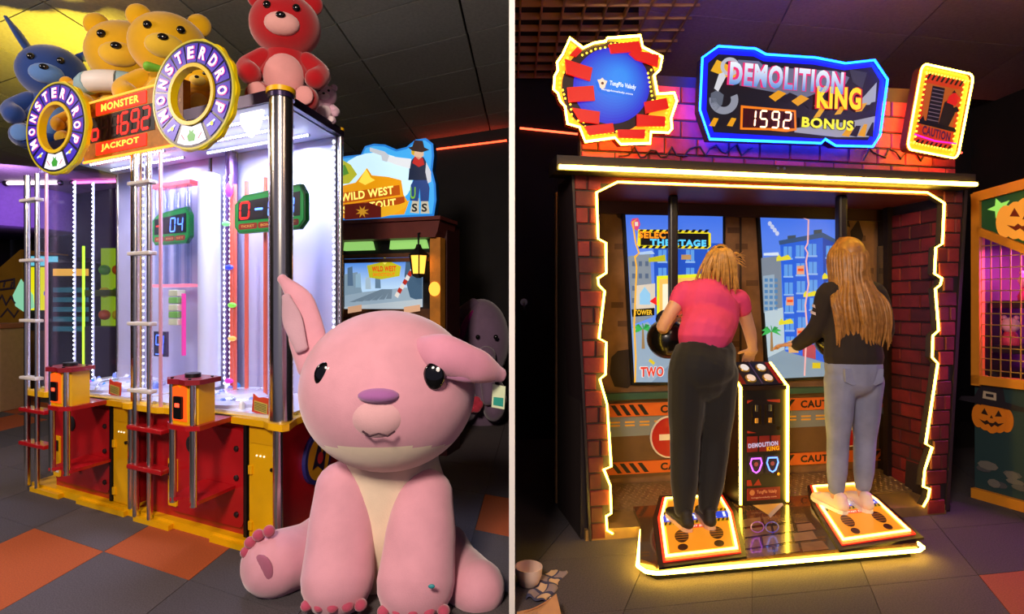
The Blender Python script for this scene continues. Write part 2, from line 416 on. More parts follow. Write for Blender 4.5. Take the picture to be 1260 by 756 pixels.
# coloured tubes on wall and ceiling
def tube_light(name, pts, r, m, label, base=None):
    t = thing(name, label, 'neon tube', pts[0]); MB().tube(pts, r, m, 8).build('glass_tube', parent=t, smooth=True)
    for p in (pts[0], pts[-1]): MB().ball(p, r*1.7, BLK, 8, 6).build('end_cap', parent=t)
    return t
def wallpt(a, h, b=.012): return tuple(fb(a, b, h))
tube_light('neon_tube', [wallpt(.05, 3.29), wallpt(1.3, 3.31)], .012, em((1, .06, .02), 5), 'red neon line high on the black wall beside the western marquee')
tube_light('neon_tube', [wallpt(3.2, 3.38), wallpt(6.2, 3.40)], .014, em((1, .05, .03), 6), 'red neon line glowing on the wall behind the red plush toy')
tube_light('neon_tube', [(-8.9, 10.0, 3.41), (-7.9, 9.95, 3.41)], .03, em((1, .75, .85), 4), 'pale pink neon tube on the ceiling at the far left edge')
tube_light('neon_tube', [(-7.7, 9.95, 3.41), (-6.2, 9.75, 3.41)], .022, em((1, .12, .6), 5), 'magenta neon tube on the ceiling seen through the glass bay')
tube_light('neon_tube', [tuple(fr_(.06, .012, 2.98)), tuple(fr_(1.1, .012, 2.93))], .010, em((1, .08, .03), 5), 'red neon line on the dark wall left of the wrecking ball sign')
tube_light('neon_tube', [tuple(fr_(3.4, .012, 2.90)), tuple(fr_(5.05, .012, 2.97))], .010, em((1, .08, .05), 4), 'red neon line on the dark wall right of the building sign')
area('drum_fill', (-7.8, 8.6, 3.1), (-8.5, 10, 2.4), .6, (.6, .25, 1), 40)  # added purple light on the lilac drum, apart from the tubes
# coat hook on the dark wall
MBh = MB(); hp = at(645, 372, 5.3)
t = thing('wall_hook', 'small metal hook on the dark wall beside the white edge', 'hook', (hp.x, 5.44, hp.z))
MB().cyl((0, 0), .035, 0, .012, STEEL, 12, Fr((hp.x, 5.43, hp.z), (1, 0, 0), (0, 0, 1), (0, -1, 0))).build('base_plate', parent=t)
MB().tube([(hp.x, 5.42, hp.z), (hp.x, 5.36, hp.z-.01), (hp.x, 5.35, hp.z-.06), (hp.x, 5.38, hp.z-.10)], .009, STEEL, 8).build('prong', parent=t, smooth=True)
# ------------------------------------------------------------------ glass prize-drop machine in the left room
L0 = Vector((-3.4, 4.05, 0)); ZU = Vector((0, 0, 1)); NF = U.cross(ZU)
FM = Fr(L0, U, V); FN = Fr(L0, U, ZU, NF)
WD, DP, RT = 2.46, .70, 2.41
mc = thing('prize_drop_machine', 'tall glass prize drop machine with two ring signs and red and yellow lower cabinet', 'arcade machine', FM(WD/2, DP/2, 0))
def mp(name, mb, smooth=False, parent=None): return mb.build(name, parent=parent or mc, smooth=smooth)
mp('base_plate', MB(FM).box(0, WD, -.02, DP, .0, .045, YEL).box(.05, .42, -.06, 0, .0, .03, YEL).box(.62, 1.15, -.05, 0, .0, .03, YEL).box(1.26, 1.6, -.06, 0, .0, .03, YEL).box(1.95, WD, -.05, 0, .0, .03, YEL))
mp('body', MB(FM).box(.24, 1.15, .03, DP-.02, .045, .665, RED).box(1.30, WD-.03, .03, DP-.02, .045, .665, RED))
mp('ledge', MB(FM).prism([(-.03, -.05), (.22, -.05), (.26, -.03), (1.10, -.03), (1.14, -.05), (1.20, -.05), (1.22, -.02), (1.24, -.05), (1.48, -.05), (1.52, -.03), (2.36, -.03), (2.42, -.06), (2.52, -.06), (2.54, -.02), (2.5, .1), (2.5, DP+.02), (-.03, DP+.02)], .665, .70, YEL))
def door(s0, s1):
    d = mp('door', MB(FN).prism(rrect(s0, s1, .09, .625, .04), -.03, -.005, RED))
    return d
d1 = door(.27, .91); d2 = door(1.53, 2.17)
bolt_m = mat('3a2a2c', .4, .6, 'bolt')
for d, s1 in ((d1, .87), (d2, 2.12)):
    for h in (.16, .36, .52): MB(FN).lathe([(.016, -.006), (.016, .004), (.008, .010)], bolt_m, 12, FN.sub(s1, h, 0)).build('bolt', parent=d, smooth=True)
for s in (.935, 2.19): mp('gasket', MB(FN).box(s-.012, s+.012, .05, .66, -.035, 0, BLK))
for s0, s1 in ((.955, 1.13), (2.215, 2.425)):
    p = mp('side_panel', MB(FN).prism(rrect(s0, s1, .05, .655, .008), -.035, -.008, YEL))
    MB(FN).box(s0+.01, s1-.01, .565, .65, -.01, -.003, mat('e3a904', .4)).build('plate', parent=p)
    for h in (.12, .42): MB(FN).bbox(s0+.004, s0+.03, h-.025, h+.025, -.01, .006, .004, YEL).build('hinge', parent=p)
    for k in range(3): MB(FN).cyl((s0+.06+k*.028, .50), .005, -.008, -.004, em('fff0d0', 1.5), 8).build('lamp_dot', parent=p)
    MB(FN).lathe([(.010, -.008), (.010, .004)], BLK, 10, FN.sub(s1-.03, .44, 0)).build('lock', parent=p)
# speaker, coin plate on each red door
for s in (.43, 1.70):
    mp('speaker_grille', MB(FN).lathe([(.05, -.005), (.05, .0), (.038, .004), (0, .002)], DARK, 20, FN.sub(s+.04, .50, 0)))
    cp = mp('coin_plate', MB(FN).prism(rrect(s-.17, s-.09, .12, .40, .01), -.005, .003, YEL))
    MB(FN).box(s-.155, s-.105, .30, .37, .003, .012, BLK).build('reader', parent=cp)
    MB(FN).box(s-.145, s-.125, .325, .34, .012, .014, em('2a6cff', 2)).build('lamp_dot', parent=cp)
    m = MB(FN); m.poly(rrect(s-.16, s-.10, .15, .20, .004), .0045, mat('e8e4dc', .5)); m.poly(circ(s-.135, .175, .015, n=12), .006, mat('2b4fb0', .5)); m.poly(circ(s-.118, .175, .012, n=12), .007, mat('d02a20', .5)); m.build('sticker', parent=cp)
    MB(FN).bbox(s+.13, s+.165, .19, .235, -.005, .012, .005, mat('7d1016', .4)).build('coin_return', parent=cp)
# chrome posts and twin rods with clips
def rod(s, b, h0, h1, r, m, name='post'): return mp(name, MB(FM).cyl((s, b), r, h0, h1, m, 20), True)
rod(WD-.02, .03, .70, RT, .072, CHROME); rod(1.17, .03, .70, RT, .036, BRASS)
rod(WD-.02, .0, .045, .665, .03, CHROME); rod(1.165, .0, .045, .665, .026, CHROME); rod(WD-.01, DP-.02, .70, RT, .02, CHROME); rod(.03, DP-.02, .70, RT, .02, CHROME)
mp('post_cap', MB(FM).cyl((WD-.02, .03), .088, RT-.005, RT+.02, YEL, 24).cyl((WD-.02, .03), .08, RT-.03, RT-.005, mat('30204a', .3, .4), 24), True)
mp('post_cap', MB(FM).cyl((WD-.01, DP-.02), .03, RT, RT+.015, YEL, 16), True)
for s0 in (-.01, 1.27):
    for k, r in ((0, .022), (.135, .018)):
        rod(s0+k, -.045, .03, RT-.2, r, CHROME, 'rod')
    for h in (.78, 1.18, 1.60, 2.02): mp('rod_clip', MB(FM).bbox(s0-.04, s0+.18, -.085, -.02, h, h+.022, .006, mat('d8d2cc', .4)))
    for h in (.32, .555): mp('rod_bracket', MB(FM).bbox(s0-.04, s0+.30, -.09, .0, h, h+.028, .008, RED))
    rod(s0+.21, -.02, .70, RT-.2, .012, mat('f0b0c0', .1, .3), 'rod')
# card-reader consoles on twin chrome tubes
def console(s):
    c = sub('console', mc); F = FM.sub(s, -.2, 0)
    MB(F).prism([(-.10, .07), (-.10, -.05), (-.06, -.09), (.06, -.09), (.10, -.05), (.10, .07)], .70, .905, YEL).build('housing', parent=c)
    MB(F).prism([(-.13, .09), (-.13, -.07), (-.07, -.12), (.0, -.10), (.07, -.12), (.13, -.07), (.13, .09)], .905, .93, mat('8c1220', .35, coat=.3)).build('top_plate', parent=c)
    MB(F).cyl((0, -.0), .045, .93, .95, BLK, 20).build('dome_button', parent=c, smooth=True)
    for x, y in ((-.1, .05), (.1, .05), (-.07, -.085), (.07, -.085)): MB(F).cyl((x, y), .009, .93, .936, BLK, 8).build('screw', parent=c)
    g = Fr(F(0, -.091, 0), U, ZU, NF)
    MB(g).prism([(-.055, .885), (-.05, .80), (-.055, .72), (.055, .72), (.05, .80), (.055, .885), (.02, .895), (0, .885), (-.02, .895)][::-1], -.002, .004, em((1, .07, .006), 1.8)).build('glow_panel', parent=c)
    MB(g).prism(rrect(-.032, .032, .73, .845, .008), .004, .016, BLK).build('reader', parent=c)
    m = MB(g); m.poly(rrect(-.018, .018, .79, .81, .003), .017, em((1, .05, .02), 4)); m.build('reader_lamp', parent=c)
    MB(F).prism([(-.13, .2), (-.13, -.07), (-.06, -.11), (.06, -.11), (.13, -.07), (.13, .2)], .675, .70, RED).build('bracket', parent=c)
    MB(F).prism([(-.13, .2), (-.11, -.06), (-.08, -.095), (-.03, -.05), (.03, -.05), (.08, -.095), (.11, -.06), (.13, .2)], .30, .318, RED).build('bracket', parent=c)
    for x in (-.082, .082): MB(F).cyl((x, -.07), .021, .29, .70, CHROME, 16).build('tube', parent=c, smooth=True); MB(F).cyl((x, -.075), .017, .70, .905, CHROME, 14).build('tube', parent=c, smooth=True)
console(.81); console(1.98)
# glazing
for s0, s1 in ((.14, 1.13), (1.42, WD-.09)): mp('glass_pane', MB(FM).box(s0, s1, .004, .010, .70, RT-.03, GLS))
mp('glass_pane', MB(FM).box(WD-.012, WD-.006, .10, DP-.04, .70, RT-.03, GLS))
mp('glass_pane', MB(FM).box(.0, .006, .03, DP-.04, .70, RT-.03, GLS))
mp('glass_pane', MB(FM).box(1.20, 1.206, .06, DP-.04, .70, RT-.03, GLS))
lav = mat('cfcdf2', .5, 0, 'lavender_panel', noise=.1, scale=3)
mp('back_panel', MB(FM).box(.04, 1.18, DP-.03, DP-.01, .70, RT-.03, lav)); mp('back_panel', MB(FM).box(1.22, WD-.04, DP-.03, DP-.01, .70, RT-.03, lav))
mp('roof', MB(FM).box(-.02, WD, -.02, DP, RT-.03, RT, mat('2a2440', .4)).box(.02, WD-.04, .02, DP-.04, RT-.036, RT-.03, mat('d9dcff', .35)))
mp('roof_edge', MB(FM).box(-.02, WD+.005, -.03, -.02, RT-.05, RT+.012, mat('2a1d38', .35, .5)).box(WD, WD+.01, .03, DP, RT-.035, RT+.012, mat('2a1d38', .35, .5)))
# LED strips (rows of white dots on a carrier)
led_on = em((.86, .90, 1), 9); led_bar = mat('c9cbe8', .4)
def led(p0, p1, n, r=.007, face=None):
    m = MB(FM); A, B = Vector(p0), Vector(p1); m.tube([tuple(A), tuple(B)], r*1.1, led_bar, 6)
    for k in range(n):
        q = A+(B-A)*((k+.5)/n); m.ball(tuple(q+Vector((0, -.008, 0))), (r, r, r*1.15), led_on, 6, 4)
    mp('led_strip', m)
led((WD-.035, DP-.06, .74), (WD-.035, DP-.06, RT-.06), 44, .010)
led((1.53, .56, .74), (1.53, .56, 2.2), 40); led((1.47, .56, .74), (1.47, .56, 2.2), 40); led((1.16, .10, .74), (1.16, .10, 2.25), 36, .005)
led((.22, .18, .74), (.22, .18, 2.2), 46, .006); led((.30, .28, .74), (.30, .28, 2.2), 46, .006)
for b in (.14, .32, .5): led((1.35, b, RT-.06), (WD-.15, b, RT-.06), 40, .008); led((.2, b, RT-.06), (1.1, b, RT-.06), 30, .008)
for s, wtt in ((.65, 16), (1.85, 34)):
    p = FM(s, .35, RT-.075); a_ = area('cabinet_light', p, p-ZU, .7, (.64, .70, 1), wtt, .3); a_.parent = mc; a_.location = p-wpos(mc)
# playfield deck with clear pegs and prize capsules
deck = mp('playfield', MB(FM).box(.03, 1.18, .03, DP-.04, .70, .715, mat('f0f0ff', .15, coat=.5)).box(1.22, WD-.03, .03, DP-.04, .70, .715, mat('f0f0ff', .15, coat=.5)))
for s in (.62, 1.85):
    q = FM.sub(s, .33, .715)
    MB(q).lathe([(.42, 0), (.42, .02), (.36, .035), (.34, .02), (.30, .02), (.28, .04), (.2, .05), (0, .05)], mat('dfe3ff', .12, .1, coat=.6), 40).build('drop_ring', parent=deck, smooth=True) if False else MB(q).lathe([(.30, 0), (.30, .02), (.25, .035), (.23, .02), (.19, .02), (.17, .04), (.1, .05), (0, .05)], mat('dfe3ff', .12, .1, coat=.6), 40).build('drop_ring', parent=deck, smooth=True)
peg_m = [glass((.9, .93, 1), .35), mat('8fa8ff', .2), mat('ffffff', .2), mat('c04df0', .3), mat('3aa0ff', .3)]
for k in range(70):
    s = random.uniform(.1, 2.36); b = random.uniform(.06, .6)
    if 1.12 < s < 1.28: continue
    F = FM.sub(s, b, .715); r = random.uniform(.012, .028); MB(F).lathe([(r, 0), (r, .03), (r*.6, .045), (0, .05)], peg_m[k % 5 if k % 4 == 0 else k % 3 % 3], 10).build('peg', parent=deck, smooth=True)
# hanging drop columns
ctube = glass((.85, .9, 1), .22)
col1 = mp('drop_column', MB(FM).cyl((1.37, .50), .085, .74, 2.2, mat('dfe4ff', .3, 0, 'frosted'), 28), True)
mp('drop_column', MB(FM).cyl((1.50, .60), .05, .74, RT-.05, mat('6a4a78', .25, .6), 20), True)
for k in range(7): mp('clear_tube', MB(FM).cyl((.76+k*.062, .52+.03*(k % 2)), .020, 1.45, 2.18, ctube, 12), True)
mp('tube_collar', MB(FM).box(.72, 1.17, .49, .58, 2.16, 2.19, em((1, .12, .15), 1.2))); mp('tube_collar', MB(FM).box(.72, 1.17, .49, .58, 1.43, 1.45, em((1, .2, .3), 1.4)))
for k, s in enumerate((1.60, 1.66, 1.80, 2.0, 2.12)): mp('clear_tube', MB(FM).cyl((s, .5-.03*k), .016, .74, 2.10, mat('f2705c', .2, coat=.4) if k < 4 else ctube, 12), True)
for k, (s, h, c) in enumerate(((1.63, 2.06, 'd060f0'), (1.60, 1.84, '8fffa0'), (1.63, 1.55, '3a50ff'), (1.66, 1.30, '8df04a'), (1.66, 1.08, 'ffc860'), (1.63, .80, 'e030c0'), (2.06, 1.2, 'ff6ad0'))):
    mp('gem', MB(FM).ball((s, .44, h), (.04, .02, .018) if k else (.035, .02, .05), em(c, .9), 10, 6), True)
# glowing prize stacks and small number sign in the middle
for k in range(5): mp('prize_pack', MB(FM).bbox(1.06, 1.16, .38, .46, 1.16+k*.05, 1.205+k*.05, .006, mat(('e8f0c0', '7fd05a')[k % 2], .4)))
nb = mp('number_sign', MB(FM).box(1.00, 1.14, .30, .32, .95, 1.12, mat('10164a', .3)))
m = MB(Fr(FM(1.02, .298, .965), U, ZU, NF)); seg7(m, '5', .0, 0, .04, .13, 0, em((.05, .12, 1), 5)); seg7(m, '1', .05, 0, .03, .13, 0, em((.05, .12, 1), 5)); m.build('digits', parent=nb)
mp('prize_pack', MB(FM).bbox(1.18, 1.2, .40, .43, .95, 1.38, .004, em('f040a0', 1.0)))
# two score boards inside
def score(s0, s1, b, chars):
    h0, h1 = 1.74, 2.0; g = Fr(FM(s0, b, h0), U, ZU, NF); w_, h_ = s1-s0, h1-h0
    out = [(0, .04), (.04, 0), (w_-.05, 0), (w_, .05), (w_, h_-.06), (w_-.04, h_), (.08, h_-.03), (0, h_-.08)]
    bd = mp('score_board', MB(g).prism(out, -.03, 0, mat('1f8a3c', .35)).prism(inset(out, .014), 0, .003, em('1fae4a', .55)))
    m = MB(g); m.poly([(.035, .075), (w_-.035, .075), (w_-.035, h_-.045), (.04, h_-.07)], .005, BLK); m.build('window', parent=bd)
    m = MB(g); cw = (w_-.1)/len(chars)
    for k, ch in enumerate(chars): seg7(m, ch, .055+k*cw, .09, cw*.62, .095, .007, em((1, .012, .01), 3) if k == 0 and chars[0] != ' ' else em((.08, .2, 1), 5), mat('151022', .5))
    m.build('digits', parent=bd)
    m = MB(g)
    for k in range(3):
        x = .04+k*(w_-.08)/3; m.poly(rrect(x, x+(w_-.1)/3, .022, .058, .012), .005, mat('a02818', .4)); m.text(('TICKET', 'BONUS', 'SET')[k], x+(w_-.1)/6, .04, (w_-.1)/3*.7, .014, .0065, em('ffd060', .8))
    m.build('caption', parent=bd)
score(.72, 1.16, .5, '- 04'); score(1.84, 2.435, .28, '0-04')
# little price cards behind the glass
for s in (.84, 2.20):
    q = Fr(FM(s, .05, .70), U, ZU, NF)
    pc = mp('price_card', MB(q).prism([(0, .02), (.13, .0), (.14, .10), (.09, .105), (.05, .10), (.01, .12)], -.004, 0, mat('d8402a', .5)))
    m = MB(q); m.poly([(.02, .03), (.12, .015), (.125, .07), (.02, .085)], .002, mat('d8c060', .5))
    for k in range(5): m.poly([(.025, .036+k*.009), (.115, .024+k*.009), (.115, .028+k*.009), (.025, .040+k*.009)], .0035, mat('4a6a3a', .5))
    m.build('print', parent=pc)
# round emblem on the red side
gs = Fr(FM(WD-.02, .40, .40), V, ZU, V.cross(ZU))
eb = mp('emblem', MB(gs).prism(circ(0, 0, .15, n=32), -.01, .012, mat('2a2a70', .4)))
m = MB(gs); m.poly(circ(0, 0, .125, n=28), .014, mat('d99a1a', .4)); m.poly([(-.08, -.05), (0, .11), (.03, .02), (.09, .06), (.05, -.09), (-.02, -.04)], .016, mat('241a3a', .4)); m.poly(circ(.01, .0, .035, n=14), .018, mat('c02a30', .4)); m.build('print', parent=eb)
# ring signs with the name around them
def ring(s, h):
    o = FM(s, -.19, h); ax = Vector((.9358, -.3511, 0)); ny = Vector((-.3511, -.9358, 0)); g = Fr(o, ax, ZU, ny)
    r = sub('ring_sign', mc)
    def ann(r0, r1, c0, c1, m, n=48, scal=0):
        b = MB(g); vs = []
        for i in range(n):
            a = 2*PI*i/n; k = 1+scal*(.5+.5*math.cos(14*a)); vs += [(r0*math.cos(a), r0*math.sin(a), c0), (r1*k*math.cos(a), r1*k*math.sin(a), c0), (r1*k*math.cos(a), r1*k*math.sin(a), c1), (r0*math.cos(a), r0*math.sin(a), c1)]
        fs = []
        for i in range(n):
            p, q = i*4, ((i+1) % n)*4
            for e in range(4): fs.append((p+e, p+(e+1) % 4, q+(e+1) % 4, q+e))
        return b.add(vs, fs, m)
    ann(.145, .285, -.034, -.012, mat('f0cf00', .35, noise=.05), 84, .04).build('rim', parent=r)
    ann(.278, .288, -.012, .002, em('e8d020', .45)).build('bezel', parent=r)
    ann(.160, .278, -.012, .0, mat('15102c', .3)).build('face', parent=r)
    ann(.142, .162, -.03, .012, mat('e8c400', .35), 40).build('hub_ring', parent=r)
    wd = 'MONSTERDROP'; b = MB(g)
    def cell(a, da, m, r0=.170, r1=.266):
        b.poly([(rr*math.cos(t), rr*math.sin(t)) for rr, ts in ((r1, (a-da, a-da/2, a, a+da/2, a+da)), (r0, (a+da, a, a-da))) for t in ts], .003, m)
    for k, ch in enumerate(wd):
        a = math.radians(205-k*23); cell(a, math.radians(10.2), em('3d20b4', .75))
    for a in (-130, -50): cell(math.radians(a), math.radians(11), em('3d20c4', .8)); b.poly([(p[0], p[1]) for p in [(.218*math.cos(math.radians(a))+dx, .218*math.sin(math.radians(a))+dy) for dx, dy in ((-.03, -.015), (.0, -.006), (.03, .016), (.02, .022), (-.01, .006), (-.032, -.004))]], .005, em('c8e0ff', 1)); b.poly(circ(.218*math.cos(math.radians(a))+.004, .218*math.sin(math.radians(a)), .012, n=8), .006, em('e8d030', 1))
    cell(-PI/2, math.radians(23), em('f4f0ff', .95))
    b.poly([(-.02, -.245), (.022, -.245), (.03, -.215), (.012, -.20), (.018, -.182), (0, -.195), (-.016, -.18), (-.014, -.2), (-.03, -.218)], .005, em('3fae3a', .7))
    for sg in (-1, 1): b.poly([(sg*.045, -.235), (sg*.052, -.235), (sg*.075, -.205), (sg*.07, -.203)], .005, em('d03a3a', .7))
    b.build('letter_cells', parent=r)
    for k, ch in enumerate(wd):
        b = MB(g); a = math.radians(205-k*23); b.text(ch, .218*math.cos(a), .218*math.sin(a), .052 if ch != 'M' else .058, .068, .006, em('f05090', 1.2), bold=.05, rot=a-PI/2); b.text(ch, .218*math.cos(a), .218*math.sin(a), .042 if ch != 'M' else .05, .062, .009, em('fff4f8', 1.6), bold=.03, rot=a-PI/2)
        b.build('letter', parent=r)
ring(1.96, 2.41); ring(.62, 2.42)
# jackpot display board between the rings
g = Fr(FN(.69, 2.24, .03), U, ZU, NF); wb, hb = 1.02, .36
db = sub('jackpot_board', mc)
MB(g).prism([(0, 0), (wb, 0), (wb, hb), (0, hb)], -.045, 0, mat('c07a12', .45, noise=.25, scale=30)).build('panel', parent=db)
b = MB(g); b.poly([(.08, .105), (.76, .105), (.76, .265), (.08, .265)], .003, BLK); b.build('window', parent=db)
b = MB(g)
for k, ch in enumerate('o 1692'): seg7(b, ch, 0.10+k*.107, .122, .072, .125, .006, em((1, .012, .008), 3.5), mat('1a0507', .6), t=.016)
b.build('digits', parent=db)
for y, tx in ((.275, 'MONSTER'), (.02, 'JACKPOT')):
    b = MB(g); b.prism([(.15, y), (.68, y), (.68, y+.075), (.15, y+.075)], 0, .006, em((1, .03, .01), 1.3)); b.text(tx, .415, y+.037, .40, .048, .009, em((1, .45, .05), 2.2), bold=.04); b.build('caption_plate', parent=db)
b = MB(g)
for k in range(16):
    x, y = random.choice((random.uniform(.01, .07), random.uniform(.92, 1.0), random.uniform(.05, .15), random.uniform(.83, .95))), random.uniform(.02, .34); st = [(x+.018*(1 if i % 2 else .45)*math.cos(PI/5*i), y+.018*(1 if i % 2 else .45)*math.sin(PI/5*i)) for i in range(10)]; b.poly(st, .002, mat('e0a040', .4))
b.build('star_print', parent=db)['kind'] = 'stuff'
MB(g).tube([(0, -.01, .0), (wb, -.01, .0)], .008, em((1, .2, .02), 4), 6).build('neon_edge', parent=db)
MB(g).tube([(.0, hb+.01, .0), (wb, hb+.01, .0)], .006, em((1, .25, .03), 3), 6).build('neon_edge', parent=db)
# added uplight behind the toys, made up to throw yellow onto the ceiling
up = thing('added_uplight', 'small yellow uplight lamp on the roof behind the blue plush toy', 'lamp', FM(.1, .62, RT))
MB(FM.sub(.1, .62, RT)).lathe([(.06, 0), (.06, .05), (.05, .06), (.045, .03), (0, .03)], BLK, 16).build('housing', parent=up, smooth=True)
MB(FM.sub(.1, .62, RT)).lathe([(.045, .036), (0, .036)], em((1, .75, .05), 10), 16).build('lens', parent=up)
l = bpy.data.lights.new('added_uplight_beam', 'SPOT'); l.energy = 170; l.color = (1, .66, .04); l.spot_size = 2.5; l.spot_blend = .9; l.shadow_soft_size = .05
lo = bpy.data.objects.new('added_uplight_beam', l); col.objects.link(lo); lo.parent = up; lo.location = (0, 0, .09); lo.rotation_euler = Vector((-.7, .15, 1)).to_track_quat('-Z', 'Y').to_euler()
# ------------------------------------------------------------------ plush toys
def plushm(c, c2=None): return mat(c, .95, 0, 'plush', noise=.12, scale=7, bump=.25, bscale=180, sheen=.5, spec=.2)
def rotm(x=0, y=0, z=0): return Euler((x, y, z)).to_matrix()
EYEB = mat('08080a', .12, 0, 'button', coat=.6)
def plush(name, label, cat, pos, H, c, belly, yaw=0, muz=None, long_ears=False, extra=None, tilt=0, group='plush toys on the machine roof'):
    t = thing(name, label, cat, pos, group); cs, sn = math.cos(yaw), math.sin(yaw)
    F = Fr(pos, (H*cs, H*sn, 0), (-H*sn, H*cs, 0), (0, 0, H)); M_, B_ = plushm(c), plushm(belly); muz = plushm(muz or belly)
    MB(F).limb([(0, .02, .14), (0, .02, .30), (0, .0, .46)], [(.21, .18), (.22, .19), (.15, .13)], M_).build('body', parent=t, smooth='all')
    MB(F).ball((0, -.09, .28), (.15, .11, .18), B_).build('belly', parent=t, smooth='all')
    h = MB(F).ball((0, -.02, .70), (.26, .22, .235), M_, 28, 18).build('head', parent=t, smooth='all')
    MB(F).ball((0, -.20, .635), (.125, .075, .085), muz).build('muzzle', parent=h, smooth='all')
    MB(F).ball((0, -.275, .665), (.035, .02, .025), EYEB, 12, 8).build('nose', parent=h, smooth='all')
    for s in (-1, 1):
        MB(F).ball((s*.10, -.215, .755), .030, EYEB, 12, 8).build('eye', parent=h, smooth='all')
        if long_ears:
            pts = [(-.16, 0, .86), (-.24, .02, 1.0), (-.33, .03, 1.14)] if s < 0 else [(.16, 0, .86), (.30, -.05, .90), (.44, -.10, .80)]
            MB(F).limb(pts, [(.05, .03), (.07, .03), (.025, .015)], M_).build('ear', parent=h, smooth='all')
        else: MB(F).ball((s*.19, 0, .90), (.085, .05, .085), M_, 16, 10).build('ear', parent=h, smooth='all')
        MB(F).limb([(s*.16, -.02, .44), (s*.26, -.07, .34), (s*.23, -.14, .27)], [.075, .075, .08], M_).build('arm', parent=t, smooth='all')
        lg = MB(F).limb([(s*.10, -.02, .10), (s*.14, -.10, .095), (s*.16, -.17, .10)], [.10, .095, .10], M_).build('leg', parent=t, smooth='all')
        MB(F).ball((s*.16, -.262, .10), (.065, .022, .07), B_, 14, 8).build('sole_pad', parent=lg, smooth='all')
    if extra: extra(t, F)
    return t
def swimring(t, F):
    r = sub('swim_ring', t)
    for k in range(8):
        a0 = 2*PI*k/8; pts = [(.24*math.cos(a0+i*PI/16), .22*math.sin(a0+i*PI/16)-.02, .43) for i in range(5)]
        MB(F).tube(pts, .075, mat('e9e4de', .5) if k % 2 else mat('9fc4d0', .5), 12).build('segment', parent=r, smooth=True)
def bowtie(t, F):
    b = sub('bow', t)
    for s in (-1, 1): MB(F).limb([(0, -.19, .47), (s*.10, -.21, .47)], [(.015, .02), (.05, .03)], mat('7fd040', .6)).build('loop', parent=b, smooth='all')
def onroof(s, b): return tuple(FM(s, b, RT))
plush('plush_bear', 'big yellow plush bear wearing a striped swim ring on the machine roof', 'plush toy', onroof(.60, .37), 1.0, 'eab308', 'f0c030', .35, extra=swimring)
plush('plush_bear', 'yellow plush bear with a green bow on the machine roof beside the large ring', 'plush toy', onroof(1.10, .36), .94, 'efb70a', 'f2c838', .40, extra=bowtie)
plush('plush_bear', 'small yellow plush bear peeking out above the left ring sign', 'plush toy', onroof(.34, .17), .52, 'e3a50c', 'f0c030', .3)
plush('plush_bear', 'yellow plush bear seen through the hole of the large ring sign', 'plush toy', onroof(1.66, .14), .36, 'f0b808', 'f4d860', .35)
plush('plush_rabbit', 'dark blue plush rabbit with one ear up above the small left ring sign', 'plush toy', onroof(.0, .14), .84, '1d3f86', '5a86c8', .45, long_ears=True)
plush('plush_bear', 'red plush bear with pale muzzle sitting above the chrome corner post', 'plush toy', onroof(2.24, .33), .77, 'b3101c', 'e8a0a0', .25, muz='e6a8a4')
plush('plush_rabbit', 'small pale pink plush rabbit at the back corner of the machine roof', 'plush toy', onroof(2.40, .56), .27, 'e0b6cc', 'f0d8e0', .2)
# the giant pink plush in front
PK, PK2, CR, PUR = plushm('dfa0b2'), plushm('d690aa'), plushm('f8e4c8'), plushm('a565a8')
gp = at(478, 760, 2.6); gp.z = 0
P = thing('giant_plush', 'giant pink plush animal with cream chest sitting on the carpet before the glass machine', 'plush toy', gp)
def pb(name, mb, parent=None, smooth='all'): return mb.build(name, parent=parent or P, smooth=smooth)
def two_tone(o, m2, test):
    me = o.data; me.materials.append(m2)
    for p in me.polygons:
        if test(wpos(o)+p.center): p.material_index = 1
body = pb('torso', MB().limb([tuple(at(480, 712, 2.88)), tuple(at(482, 640, 2.80)), tuple(at(482, 565, 2.68))], [(.33, .30), (.30, .27), (.22, .20)], PK, 72, 22))
cx = at(482, 600, 2.6)
def bibtest(c):
    q = (c.x-(-.55))/.17; top = .30+.30
    return c.y < 2.74 and abs(c.x+.555) < .27*min(1, max(.35, (1.0-abs(c.z-.50)*1.1)))
two_tone(body, CR, bibtest)
head = pb('head', MB().ball(tuple(at(478, 480, 2.52)), (.382, .33, .352), PK, 110, 80))
hc = at(478, 480, 2.52)
two_tone(head, CR, lambda c: c.z < hc.z-.18-.06*((c.x-hc.x)/.36)**2+.02*math.sin((c.x-hc.x)*30)*0 and c.y < hc.y+.12)
mz = pb('muzzle', MB().ball(tuple(at(466, 508, 2.265)), (.125, .09, .105), plushm('e3b0b8'), 40, 24), head)
pb('nose', MB().ball(tuple(at(466, 487, 2.21)), (.082, .055, .032), PUR, 30, 16), head)
mth = [at(446, 531, 2.182), at(455, 537, 2.175), at(466, 534, 2.17), at(477, 537, 2.175), at(486, 531, 2.182)]
pb('mouth', MB().tube([tuple(p) for p in mth], .004, mat('3a1a2a', .7), 6), head)
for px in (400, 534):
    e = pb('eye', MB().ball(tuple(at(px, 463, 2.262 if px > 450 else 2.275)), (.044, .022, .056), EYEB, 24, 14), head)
    MB().ball(tuple(at(px+5, 455, 2.243 if px > 450 else 2.256)), (.008, .004, .010), mat('ffffff', .3), 10, 6).build('glint', parent=e)  # white bead stands in for a highlight on the button eye
